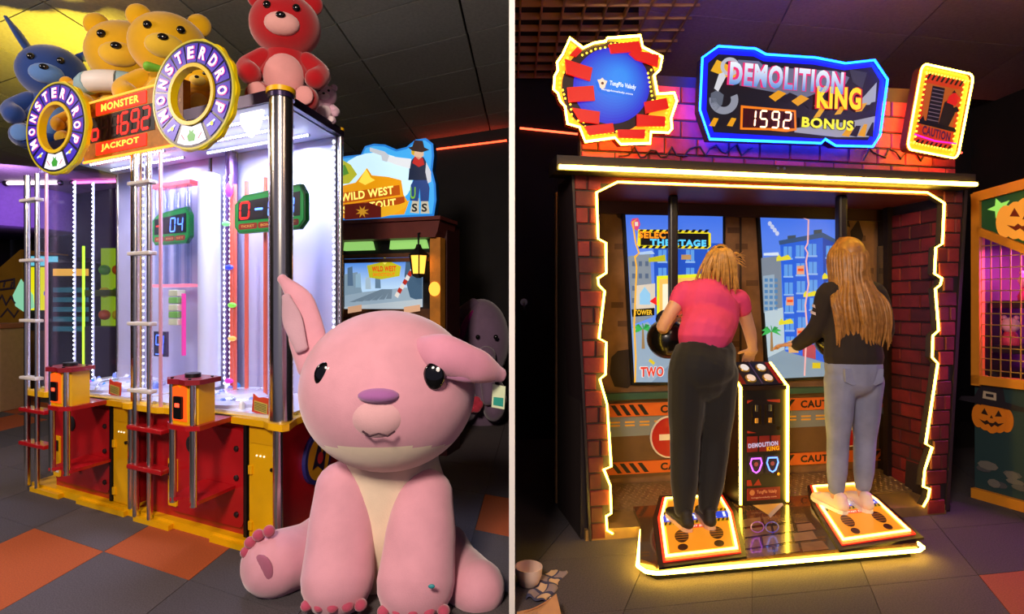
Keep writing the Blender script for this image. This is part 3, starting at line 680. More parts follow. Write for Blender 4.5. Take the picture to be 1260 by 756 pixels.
# ears: one raised and folded, one flopped sideways
pb('ear', MB().limb([tuple(at(385, 452, 2.56)), tuple(at(378, 415, 2.58)), tuple(at(372, 375, 2.60)), tuple(at(347, 343, 2.60))], [(.07, .05), (.085, .035), (.06, .03), (.022, .018)], PK, 24, 8, up=(0, 1, 0)), head)
pb('ear_lining', MB().limb([tuple(at(371, 430, 2.515)), tuple(at(360, 395, 2.545)), tuple(at(352, 365, 2.565))], [(.03, .014), (.045, .012), (.02, .012)], plushm('c8a0b0'), 20, 8, up=(0, 1, 0)), head)
pb('ear', MB().limb([tuple(at(515, 428, 2.36)), tuple(at(545, 437, 2.31)), tuple(at(585, 450, 2.33)), tuple(at(617, 462, 2.43))], [(.05, .05), (.07, .085), (.045, .07), (.02, .03)], PK2, 24, 8), head)
pb('ear_lining', MB().limb([tuple(at(530, 447, 2.30)), tuple(at(570, 455, 2.30)), tuple(at(608, 464, 2.38))], [(.02, .05), (.02, .05), (.012, .02)], plushm('c07fa8'), 20, 8), head)
# legs
def leg(name, pts, rad): return pb(name, MB().limb([tuple(p) for p in pts], rad, PK, 36, 10))
fl = leg('front_leg', [at(424, 600, 2.60), at(420, 655, 2.54), at(416, 712, 2.47)], [(.13, .12), (.145, .14), (.155, .155)])
f2_ = leg('front_leg', [at(522, 610, 2.58), at(517, 665, 2.50), at(512, 716, 2.43)], [(.13, .12), (.155, .15), (.165, .165)])
h1 = leg('hind_leg', [at(408, 668, 2.84), at(375, 682, 2.72), at(338, 694, 2.60)], [(.17, .17), (.14, .14), (.145, .145)])
h2 = leg('hind_leg', [at(540, 690, 2.84), at(562, 712, 2.70), at(588, 724, 2.52)], [(.17, .19), (.145, .16), (.12, .12)])
pb('sole_pad', MB().ball(tuple(at(322, 702, 2.485)), (.062, .02, .068), plushm('a8607c'), 24, 12, rotm(0, 0, -.35)), h1)
TOE = plushm('b84a66')
for k, px in enumerate((378, 394, 410, 428, 444)): pb('toe', MB().ball(tuple(at(px, 747-abs(k-2)*1.0, 2.345+.012*abs(k-2))), (.026, .035, .022), TOE, 14, 8), fl)
for k, px in enumerate((472, 490, 509, 528, 546)): pb('toe', MB().ball(tuple(at(px, 752, 2.30+.012*abs(k-2))), (.026, .035, .02), TOE, 14, 8), f2_)
for k, (px, py) in enumerate(((303, 680), (308, 668), (318, 659), (331, 654))): pb('toe', MB().ball(tuple(at(px, py, 2.545)), .026, TOE, 14, 8), h1)
tg = sub('hang_tag', P)
q = at(612, 487, 2.44)
MB(Fr(q, (1, 0, 0), (0, -.1, 1), (0, -1, 0))).prism([(-.025, -.05), (.03, -.06), (.035, .04), (-.02, .05)], 0, .004, mat('d8e6c0', .5)).build('card', parent=tg)
m = MB(Fr(q, (1, 0, 0), (0, -.1, 1), (0, -1, 0))); m.poly([(-.018, -.04), (.024, -.048), (.026, -.01), (-.016, -.005)], .0055, mat('2a9a8a', .5)); m.build('print', parent=tg)
pb('stitch_label', MB().ball(tuple(at(531, 722, 2.262)), (.014, .006, .009), mat('2f8f9a', .5), 12, 8), f2_)
# second, grey-purple plush lying by the wall
ep = at(602, 521, 6.2); ep.z = 0
E = thing('plush_elephant', 'grey purple plush elephant slumped by the black wall behind the pink plush', 'plush toy', ep)
GP, GP2 = plushm('8a6f8e'), plushm('c02a9a')
MB().ball(tuple(at(594, 495, 6.3)), (.27, .3, .36), GP, 30, 18).build('body', parent=E, smooth='all')
eh = MB().ball(tuple(at(592, 420, 6.2)), (.31, .34, .46), GP, 36, 22).build('head', parent=E, smooth='all')
MB().limb([tuple(at(598, 438, 5.86)), tuple(at(600, 470, 5.78)), tuple(at(601, 492, 5.72))], [.10, .075, .06], GP).build('trunk', parent=eh, smooth='all')
MB().limb([tuple(at(588, 378, 6.1)), tuple(at(570, 400, 6.0)), tuple(at(560, 440, 5.95))], [(.05, .12), (.05, .16), (.04, .08)], GP).build('ear', parent=eh, smooth='all')
MB().limb([tuple(at(582, 385, 6.0)), tuple(at(573, 400, 5.93)), tuple(at(566, 420, 5.88))], [(.03, .03), (.03, .05), (.02, .03)], GP2).build('ear_lining', parent=eh, smooth='all')
for px in (588, 610): MB().ball(tuple(at(px, 415, 5.84)), .025, EYEB, 10, 6).build('eye', parent=eh, smooth='all')
for px in (575, 608): MB().ball(tuple(at(px, 500, 5.95)), (.12, .2, .16), GP, 20, 12).build('leg', parent=E, smooth='all')
fl_ = sub('flower', E)
for k in range(6): MB().ball(tuple(at(583+6*math.cos(k*PI/3), 498+5*math.sin(k*PI/3), 5.74)), (.05, .03, .05), plushm('e0405a'), 10, 6).build('petal', parent=fl_, smooth='all')
# ------------------------------------------------------------------ western shooting game behind the glass machine
wo = at(535, 372, 4.75); wo.z = 0
wx = Vector((.955, -.295, 0)); wy = Vector((.295, .955, 0)); wn = wx.cross(ZU)
FW = Fr(wo, wx, wy); GW = Fr(wo, wx, ZU, wn)
wm = thing('western_shooting_game', 'western shooting arcade game with lit cowboy marquee and wooden frame behind glass machine', 'arcade machine', FW(-.5, .4, 0))
wood = mat('6a3f22', .6, 0, 'wood', noise=.4, scale=14, bump=.3, bscale=40); wood_o = mat('d98a2a', .55, 0, 'orange_wood', noise=.25, scale=10, bump=.3); mahog = mat('6d2f2a', .45, 0, 'mahogany', noise=.2, scale=8)
MB(FW).box(-1.02, -.02, .12, .50, .0, 1.95, mat('2a1518', .6)).build('cabinet', parent=wm)
MB(FW).box(-.02, .05, .14, .42, .0, 2.0, mat('3a1013', .5, noise=.3, scale=9)).build('side_panel', parent=wm)
MB(GW).prism([(-1.1, 1.86), (.02, 1.86), (.04, 1.90), (.06, 1.98), (.07, 2.02), (-1.1, 2.02)], -.3, .04, mahog).build('cornice', parent=wm)
MB(GW).prism([(-1.1, 2.0), (.08, 2.0), (.08, 2.03), (-1.1, 2.03)], -.3, .07, mahog).build('cornice_cap', parent=wm)
for a0, a1 in ((-.92, -.62), (-.46, -.10)): MB(GW).prism([(a0, 1.78), (a1, 1.78), (a1-.02, 1.855), (a0+.01, 1.855)], -.12, -.06, em('a6e87a', .75)).build('light_panel', parent=wm)
MB(GW).box(-1.02, -.02, 1.72, 1.86, -.2, -.10, BLK).build('light_box', parent=wm)
for k in range(2):
    MB(GW).box(-1.02, -.03, 1.70+k*.04-.03, 1.735+k*.04-.03, -.12, -.07-.01*k, wood).build('wood_board', parent=wm)
MB(GW).box(-.99, -.10, 1.27, 1.69, -.13, -.115, BLK).build('screen_case', parent=wm)
# screen picture: harbour street with the title
q = pxmap(GW, -.11); m = MB(GW); c = -.11
def pp(m, pts, c_, mt, q): m.poly(ccw([q(*p) for p in pts]), c_, mt)
pp(m, [(424, 314), (520, 311), (520, 378), (424, 388)], c, em_grad('3f86e8', 'bfe0ff', .95, 2, 1.69, 1.45), q)
pp(m, [(424, 362), (520, 352), (520, 378), (424, 388)], c+.002, em('9fb6c8', .8), q)
for k in range(6): pp(m, [(430+k*9, 372-k*.8), (470+k*2, 356), (473+k*2, 356), (437+k*9, 372-k*.8)], c+.004, em('7d93a6', .7), q)
pp(m, [(424, 338), (440, 335), (446, 360), (424, 364)], c+.004, em('8aa4b8', .8), q)
for k, (x, y0, y1) in enumerate(((428, 330, 352), (438, 338, 354), (450, 342, 356), (462, 340, 355))): pp(m, [(x, y1), (x, y0), (x+6, y0-2), (x+7, y1)], c+.005, em(('5c7896', '9cc0d8', 'b8d0e0', '6f8ca6')[k], .8), q)
pp(m, [(500, 320), (512, 316), (520, 325), (520, 372), (505, 366), (498, 340)], c+.005, em('4a6a88', .7), q)
pp(m, [(424, 378), (520, 368), (520, 378), (424, 388)], c+.006, em('c9d8e2', .7), q)
pp(m, [(452, 327), (478, 321), (494, 328), (492, 340), (470, 344), (455, 342)], c+.007, em('c8c020', .9), q)
pp(m, [(470, 322), (474, 316), (478, 322), (474, 326)], c+.008, em('f0e060', 1), q)
a0 = q(473, 331); m.text('WILD WEST', a0[0], a0[1], .24, .048, c+.009, em('e03a18', 1), bold=.04); a0 = q(473, 338); m.text('SHOOTOUT', a0[0], a0[1], .22, .03, c+.009, em('f07018', 1), bold=.03)
for k in range(7):
    x0, y0 = 486+k*3.2, 364-k*5.2; pp(m, [(x0, y0), (x0+4, y0+3), (x0+6.5, y0-2), (x0+2.5, y0-5)], c+.008+.0005*k, em('c03020' if k % 2 else 'f0e8e0', .8), q)
m.build('screen_picture', parent=wm)
for k in range(3): MB(GW).box(-1.0, -.06, 1.0+k*.09, 1.08+k*.09, -.14, -.07-.008*k, wood).build('wood_board', parent=wm)
for x0, x1 in ((428, 445), (497, 517)): pp_ = pxmap(GW, -.05); m = MB(GW); pp(m, [(x0, 378), (x1, 375), (x1, 383), (x0, 386)], -.05, em('f0b890', .7), pp_); m.build('gun_light', parent=wm)
# orange timber post with glowing plaques, hanging lantern
MB(GW).box(-.045, .05, .25, 1.86, -.10, -.0, wood_o).build('timber_post', parent=wm)
for h in (1.43, 1.0): MB(GW).prism(circ(.0, h, .05, .06, 16), -.0, .012, em((1, .45, .05), 1.6)).build('plaque', parent=wm)
ln = sub('lantern', wm); F = FW.sub(-.12, -.06, 1.55)
MB(F).lathe([(.10, .155), (.085, .17), (.03, .22), (.02, .25), (0, .25)], BLK, 6).build('roof', parent=ln)
MB(F).lathe([(.055, 0), (.075, .155)], em((1, .42, .05), 2.2), 6).build('panes', parent=ln)
MB(F).lathe([(.02, -.03), (.06, -.01), (.06, .005), (0, .005)], BLK, 6).build('base', parent=ln)
for k in range(6): a = PI/3*k; MB(F).tube([(.058*math.cos(a), .058*math.sin(a), 0), (.079*math.cos(a), .079*math.sin(a), .157)], .006, BLK, 5).build('bar', parent=ln)
MB(F).tube([(0, 0, .25), (0, 0, .34), (0, .08, .36)], .008, BLK, 6).build('hook', parent=ln)
# marquee
c = .0; q = pxmap(GW, c); mq = sub('marquee', wm)
out = [(405, 196), (427, 192), (444, 190), (449, 180), (460, 177), (474, 178), (488, 184), (500, 181), (511, 172), (524, 170), (533, 177), (534, 192), (532, 210), (536, 226), (537, 246), (534, 266), (405, 272)]
po = ccw([q(*p) for p in out])
MB(GW).prism(po, c-.06, c-.004, mat('14406a', .4)).build('light_box', parent=mq)
m = MB(GW); m.poly(po, c, em('1f7fd8', .9)); m.poly(inset(po, .018), c+.002, em('3fa8ec', 1.0)); m.poly(ccw([q(*p) for p in circ(462, 222, 46, 34, 24)]), c+.004, em('cdeeff', 1.05)); m.build('backlit_sheet', parent=mq)
m = MB(GW)
def A(pts, k, col_, s=.8): m.poly(ccw([q(*p) for p in pts]), c+.006+.001*k, em(col_, s))
A([(405, 205), (420, 196), (432, 203), (440, 215), (430, 226), (405, 228)], 0, 'c8c838'); A([(412, 206), (425, 203), (430, 214), (416, 219)], 1, '5a9a3a')
A([(438, 225), (446, 215), (452, 207), (458, 216), (478, 218), (494, 222), (497, 240), (503, 250), (498, 264), (405, 270), (405, 236), (425, 228)], 0, 'e89a10', 1.0)
A([(442, 224), (451, 208), (457, 219), (462, 222), (450, 228)], 2, 'ffd84a', 1.1)
A([(405, 240), (492, 228), (493, 240), (405, 253)], 2, 'c85a10'); A([(405, 255), (498, 242), (499, 253), (405, 267)], 2, 'b84a10')
for tx, x, y, w_, h_ in (('WILD WEST', 452, 239, .52, .072), ('SHOOTOUT', 455, 254, .52, .066)):
    u0, v0 = q(x, y); m.text(tx, u0, v0, w_, h_, c+.011, em('ffe870', 1.3), bold=.03, rot=.08)
A([(425, 252), (455, 250), (470, 255), (470, 268), (425, 271)], 8, '7a2018', .5); A([(470, 255), (492, 252), (505, 247), (500, 256), (486, 264), (470, 268)], 8, 'f0b020', .9)
A([(447+9*(1 if i % 2 else .4)*math.cos(PI/8*i), 261+8*(1 if i % 2 else .4)*math.sin(PI/8*i)) for i in range(16)], 9, 'd89a28')
# cowboy: boots, jeans, waistcoat, arms, head, hat, revolver
A([(505, 262), (508, 246), (516, 244), (516, 263)], 1, 'cfc6b0'); A([(518, 263), (519, 245), (527, 246), (529, 263)], 1, 'cfc6b0')
A([(505, 247), (506, 228), (512, 218), (526, 218), (529, 232), (528, 248), (518, 248), (517, 232), (515, 248)], 2, '2a4a90', .7)
A([(503, 222), (505, 200), (512, 192), (522, 194), (527, 204), (527, 222)], 3, '22304e', .6); A([(511, 193), (521, 195), (523, 203), (516, 206), (508, 201)], 5, 'c82a26')
A([(507, 196), (490, 194), (478, 192), (477, 199), (490, 204), (505, 208)], 4, 'e8ecf2', .9); A([(525, 200), (531, 212), (531, 224), (527, 226), (524, 212)], 4, 'd8dce6')
A([(510, 184), (522, 184), (522, 192), (516, 197), (510, 192)], 5, 'e8c0a0'); A([(507, 182), (512, 182), (510, 192), (507, 190)], 6, 'd8b020')
A([(503, 182), (508, 181), (511, 173), (521, 174), (523, 182), (529, 185), (520, 188), (508, 186)], 7, '3a2420', .6)
A([(456, 182), (474, 187), (480, 192), (477, 200), (471, 198), (470, 192), (456, 187)], 6, 'c9ced6', .9)
for x in (511, 523): u0, v0 = q(x, 256); m.text('S', u0, v0, .05, .07, c+.014, em('303030', .5), bold=.03)
u0, v0 = q(509, 238); m.text('U', u0, v0, .05, .1, c+.014, em('7fc030', .8), bold=.02)
m.build('artwork', parent=mq)
# ------------------------------------------------------------------ games standing far left, seen past and through the glass
def cab(name, label, px, Y, w_, d_, h_, prof, mside, yaw=0):
    b = at(px, 372, Y); b.z = 0; t = thing(name, label, 'arcade machine', b)
    F = Fr(b, (math.cos(yaw), math.sin(yaw), 0), (-math.sin(yaw), math.cos(yaw), 0)); return t, F
t, F = cab('yellow_racing_game', 'yellow arcade cabinet with a slanted side and dark doodles at the far left', 18, 8.4, 1, 1, 1, None, None)
YB = mat('a8781a', .6, noise=.2, scale=4)
S = Fr(F(0, 0, 0), F.x, ZU, (0, -1, 0))
MB(S).prism([(-.35, 0), (.15, 0), (.15, 1.35), (.09, 2.1), (-.35, 1.72)], -.9, 0, YB).build('side_panel', parent=t)
m = MB(S); ink = mat('3a2a40', .7)
for pts in ([(-.22, 1.50), (.0, 1.53), (.0, 1.66), (-.22, 1.62)],): m.tube([(p[0], p[1], .004) for p in pts], .014, ink, 6, closed=True)
for x in (-.16, -.05): m.tube([(x, 1.54, .004), (x+.02, 1.62, .004)], .014, ink, 5)
m.tube([(-.25, 1.30, .004), (-.18, 1.42, .004), (-.12, 1.28, .004), (-.05, 1.40, .004), (.02, 1.30, .004)], .014, ink, 5)
m.tube([(-.2, 1.1, .004), (-.1, 1.22, .004), (0, 1.1, .004), (.06, 1.2, .004)], .014, ink, 5); m.build('doodle_print', parent=t)['kind'] = 'stuff'
MB(S).prism([(.17, .9), (.62, .9), (.62, 2.02), (.17, 2.02)], -.9, -.05, mat('202028', .5)).build('cabinet', parent=t)
MB(S).prism([(.2, 1.86), (.6, 1.86), (.6, 2.0), (.2, 2.0)], -.05, -.03, em('6fd0e8', .9)).build('header', parent=t)
m = MB(S); m.poly([(.2, 1.2), (.6, 1.2), (.6, 1.84), (.2, 1.84)], -.04, em('e8e010', .95)); m.poly([(.4, 1.42), (.46, 1.42), (.46, 1.48), (.4, 1.48)], -.035, em('2050d0', .8)); m.build('screen', parent=t)
MB(S).prism(ccw([(.10, 1.66), (-.02, 1.42), (.02, 1.26), (.14, 1.18), (.28, 1.24), (.26, 1.42)]), -.02, .01, em('8fd8b0', .85)).build('badge', parent=t)
MB(S).prism([(.17, 0), (.62, 0), (.62, .9), (.17, .9)], -.9, -.1, mat('6a4a22', .6)).build('base', parent=t)
b = at(3, 410, 6.9); cr = thing('storage_bin', 'cream cardboard box with a lid at the left edge of the carpet', 'box', (b.x-.1, 6.9, 0))
MB().bbox(b.x-.35, b.x+.06, 6.8, 7.2, 0, 1.0, .01, mat('b08a64', .8, noise=.1)).build('body', parent=cr); MB().bbox(b.x-.37, b.x+.08, 6.78, 7.22, 1.0, 1.06, .01, mat('9a5a40', .8)).build('lid', parent=cr)
t, F = cab('lime_crane_game', 'lime green crane game full of round prizes seen through the left glass bay', 134, 7.4, 1, 1, 1, None, None)
S = Fr(F(0, 0, 0), F.x, ZU, (0, -1, 0))
MB(S).prism([(-.32, 0), (.45, 0), (.45, 1.0), (-.32, 1.0)], -.6, 0, mat('3a3050', .5)).build('base', parent=t)
MB(S).prism([(-.32, 1.0), (.45, 1.0), (.45, 2.05), (-.32, 2.05)], -.6, -.3, em('9fc020', .55)).build('prize_case', parent=t)
MB(S).prism([(-.34, 1.4), (.47, 1.4), (.47, 1.48), (-.34, 1.48)], -.3, 0, mat('506018', .5)).build('shelf', parent=t)
MB(S).tube([(-.33, .4, 0), (-.33, 2.05, 0)], .015, em('b8f030', 2), 6).build('neon_edge', parent=t)
for k in range(12): MB(S).ball((-.2+(k % 4)*.18, 1.15+(k//4)*.3, -.2), .07, mat(('d85a20', 'e8d040', '50a030')[k % 3], .5), 12, 8).build('prize', parent=t, smooth=True)
t, F = cab('dark_game_cabinet', 'dark arcade cabinet with small teal lights seen through the left glass bay', 92, 8.2, 1, 1, 1, None, None)
S = Fr(F(0, 0, 0), F.x, ZU, (0, -1, 0))
MB(S).bbox(-.4, .3, 0, 1.9, -.6, 0, .02, mat('1a1a26', .4)).build('body', parent=t)
for k in range(5): MB(S).box(-.3, .2, .9+k*.14, .97+k*.14, 0, .02, em('2a6a78', .6)).build('light_row', parent=t)
MB(S).box(-.3, .2, 1.7, 1.8, 0, .02, em('f0b040', 1)).build('header', parent=t)
# ------------------------------------------------------------------ brick wrecking-ball game in the right room
C0 = Vector((.358, 3.13, 0)); FC = Fr(C0, D1, D2); GC = Fr(C0, D1, ZU, -D2)
dk = thing('demolition_game', 'wide brick framed demolition arcade game outlined in yellow neon with three lit signs', 'arcade machine', FC(1.2, .25, 0))
def dp(name, mb, smooth=False, parent=None): return mb.build(name, parent=parent or dk, smooth=smooth)
NEON = em((1, .60, .04), 24); NEON2 = em((1, .62, .05), 26)
brick_m = [mat(c, .6, 0, 'brick_print', noise=.3, scale=14, bump=.3) for c in ('74191d', '5e1519', '80201f', '521115')]
mortar = mat('1d0f12', .7, 0, 'mortar')
def row_bricks(g, poly, c0, c1, hb, lb, parent, gap=.008, mats=brick_m, name='brick', seed=1):
    """running-bond bricks, each its own piece, filling a polygon row by row"""
    rnd = random.Random(seed); ys = [p[1] for p in poly]; y = min(ys)+gap; k = 0
    def span(yy):
        xs = []
        for i in range(len(poly)):
            (x0, y0), (x1, y1) = poly[i-1][:2], poly[i][:2]
            if (y0 <= yy) != (y1 <= yy): xs.append(x0+(x1-x0)*(yy-y0)/(y1-y0))
        return (min(xs), max(xs)) if len(xs) > 1 else None
    while y+hb*.5 < max(ys):
        y1 = min(y+hb-gap, max(ys)-gap/2); sp = [span(y+(y1-y)*t) for t in (.05, .5, .95)]
        if all(sp):
            x0 = max(s[0] for s in sp)+gap; x1 = min(s[1] for s in sp)-gap
            x = x0-(lb*.5 if k % 2 else 0)
            while x < x1-.01:
                l0 = max(x, x0); l1 = min(x+lb-gap, x1)
                if l1-l0 > .03:
                    d = rnd.uniform(0, .004); e = .004
                    MB(g).add([(l0, y, c0), (l1, y, c0), (l1, y1, c0), (l0, y1, c0), (l0+e, y+e, c1+d), (l1-e, y+e, c1+d), (l1-e, y1-e, c1+d), (l0+e, y1-e, c1+d)],
                              [(4, 5, 6, 7), (0, 1, 5, 4), (1, 2, 6, 5), (2, 3, 7, 6), (3, 0, 4, 7)], rnd.choice(mats)).build(name, parent=parent)
                x += lb
        y += hb; k += 1
q0 = pxmap(GC, 0)
LN = [(760, 224), (734, 237), (736, 294), (745.6, 299), (746, 336), (735.6, 342.6), (736.7, 351), (744, 358.5), (737, 416.7), (746, 421.5), (745, 461), (738, 467), (747, 498), (752, 574.5), (743, 578), (751, 598), (752, 632), (746, 635.5), (747, 653), (754, 657)]
RN = [(1141, 237), (1162, 250), (1159.6, 300), (1151.5, 305), (1150, 337), (1159, 342.6), (1157, 351), (1151, 355.6), (1155, 407), (1148, 413), (1147, 440), (1154, 447.5), (1139, 546.6), (1147, 551), (1138, 578), (1136, 599), (1144, 602), (1142, 613.5), (1136, 624)]
def ground(g, px):
    lo, hi = 500, 760
    f = pxmap(g, 0)
    for _ in range(40):
        mid = (lo+hi)/2
        if f(px, mid)[1] > 0: lo = mid
        else: hi = mid
    return (px, lo)
# front frame panels
lp = [(704, 215), (762, 217)]+LN+[ground(GC, 755), ground(GC, 726)]
lpm = ccw([q0(*p) for p in lp])
pl = dp('frame_panel', MB(GC).prism(lpm, -.05, -.003, mortar)); row_bricks(GC, lpm, -.003, .004, .092, .155, pl, seed=3)
rp = [(1186, 236), (1140, 234)]+RN+[ground(GC, 1137), ground(GC, 1163)]
rpm = ccw([q0(*p) for p in rp])
pr = dp('frame_panel', MB(GC).prism(rpm, -.05, -.003, mortar)); row_bricks(GC, rpm, -.003, .004, .092, .155, pr, seed=5)
dp('frame_panel', MB(GC).prism(ccw([q0(*p) for p in ((704, 205), (1186, 226), (1186, 236), (1141, 238), (762, 224), (704, 222))]), -.05, -.003, mortar))
dp('edge_trim', MB(GC).prism(ccw([q0(*p) for p in ((703, 215), (706, 215), (728, 670), (725, 671))]), -.3, .006, mat('2a2024', .4)))
dp('edge_trim', MB(GC).prism(ccw([q0(*p) for p in ((1186, 234), (1190, 234), (1167, 627), (1163, 628))]), -.3, .006, mat('2a2024', .4)))
# the zig-zag neon outline
qn = pxmap(GC, .016)
path = [(*qn(*p), .016) for p in LN[::-1]+RN]
dp('neon_outline', MB(GC).tube(path, .0058, NEON, 8), True)
# shell: back wall, side walls, ceiling
BW = .55; GB = Fr(FC(0, BW, 0), D1, ZU, -D2)
qb = pxmap(GB, 0)
wallb = mat('8d6340', .75, 0, 'plaster_print', noise=.35, scale=7)
TOPH = 1.98
bwall = dp('back_wall', MB(GB).box(.02, 2.46, .02, TOPH+.05, -.03, 0, wallb))
# faded bricks and torn holes printed on the plaster
m = MB(GB); fade = mat('5e3d26', .75)
for (x, y) in ((756, 300), (752, 372), (770, 250), (895, 280), (893, 320), (905, 300), (910, 395), (896, 420), (760, 395), (1050, 290), (1060, 330), (905, 250), (918, 345)): m.poly(ccw([qb(*p) for p in ((x, y), (x+15, y), (x+15, y+7), (x, y+7))]), .0015, fade)
m.build('faded_bricks', parent=bwall)['kind'] = 'stuff'
hole = mat('2a1a14', .8)
for n, pts in enumerate([[(757, 262), (764, 254), (775, 257), (786, 250), (800, 254), (815, 251), (822, 262), (824, 270), (765, 270), (760, 268)], [(752, 440), (760, 432), (774, 430), (783, 445), (784, 468), (772, 478), (756, 476), (750, 460)], [(1000, 262), (1010, 252), (1030, 255), (1042, 262), (1046, 280), (1030, 275), (1002, 270)], [(1046, 285), (1056, 270), (1062, 290), (1056, 310), (1048, 305)]]):
    m = MB(GB); m.poly(ccw([qb(*p) for p in pts]), .002, hole); m.build('torn_hole', parent=bwall)
dp('panel_seam', MB(GB).box(qb(911, 300)[0]-.006, qb(911, 300)[0]+.006, .3, TOPH, .0, .006, mat('33221a', .6)))
rw = dp('side_wall', MB(FC).box(2.40, 2.44, .03, BW, .0, TOPH, mortar))
GR = Fr(FC(2.40, BW, 0), -D2, ZU, -D1)
row_bricks(GR, [(.12, .08), (.50, .08), (.50, TOPH-.02), (.12, TOPH-.02)], 0, .008, .092, .155, rw, seed=9)
dp('side_wall', MB(FC).box(.03, .07, .03, BW, .0, TOPH, mortar))
dp('mirror_panel', MB(GR).prism([(.005, .55), (.11, .5), (.11, 1.62), (.06, 1.62), (.06, 1.72), (.005, 1.72)], .002, .012, mat('9aa4b0', .06, 1, 'dark_mirror')))
dp('corner_post', MB(FC).box(2.36, 2.40, .42, .46, .1, TOPH, mat('1c1416', .4)))
dp('canopy', MB(FC).box(.03, 2.45, .0, BW+.02, TOPH, TOPH+.05, mat('5a1a16', .5)))
dp('canopy_lip', MB(GB).box(.07, 2.40, 1.90, 1.98, 0, .03, mat('3a1c16', .5)))
# ------------------------------------------------------------------ two tall screens
def screen(quad, name, draw):
    fr4 = [qb(*p) for p in quad]
    dp('screen_bezel', MB(GB).prism(inset(ccw(fr4), -.02), 0, .022, BLK))
    m = MB(GB); draw(m, .0235); dp(name, m)
def art(m, pts, c, col_, s=.9): m.poly(ccw([qb(*p) for p in pts]), c, em(col_, s) if isinstance(col_, str) else col_)
def atx(m, t, px, py, wpx, hpx, c, col_, s=1.0, bold=.03, rot=0):
    a, b = qb(px, py); k = 3.9/700; m.text(t, a, b, wpx*k, hpx*k, c, em(col_, s), bold=bold, rot=rot)
SKY = em_grad('5a8ee8', '3f6fe0', 1.1, 2, 1.2, 1.9)
def palm(m, x, y, c, k=1.0):
    art(m, [(x-1.5*k, y+24*k), (x-1*k, y), (x+1*k, y), (x+2.5*k, y+24*k)], c, '9a7a50')
    for a in (-160, -200, -130, -20, 20, -50, -90):
        t = math.radians(a); e = (x+13*k*math.cos(t), y+9*k*math.sin(t)+2*k); mx, my = (x+e[0])/2, (y+e[1])/2-2*k
        art(m, [(x, y), (mx-1*k, my-2*k), e, (mx+1*k, my+2.5*k)], c+.0004+abs(a)*.000003, '2f9a4a' if a % 20 else '3fb85a', .8)
def win(m, x, y, w_, h_, c): art(m, [(x, y), (x+w_, y), (x+w_, y+h_), (x, y+h_)], c, '5a9ae8', .9); art(m, [(x+w_*.45, y), (x+w_*.55, y), (x+w_*.55, y+h_), (x+w_*.45, y+h_)], c+.0005, '2a62c8'); art(m, [(x-1, y+h_), (x+w_+1, y+h_), (x+w_+1, y+h_+2), (x-1, y+h_+2)], c+.0006, '8ab4ea')
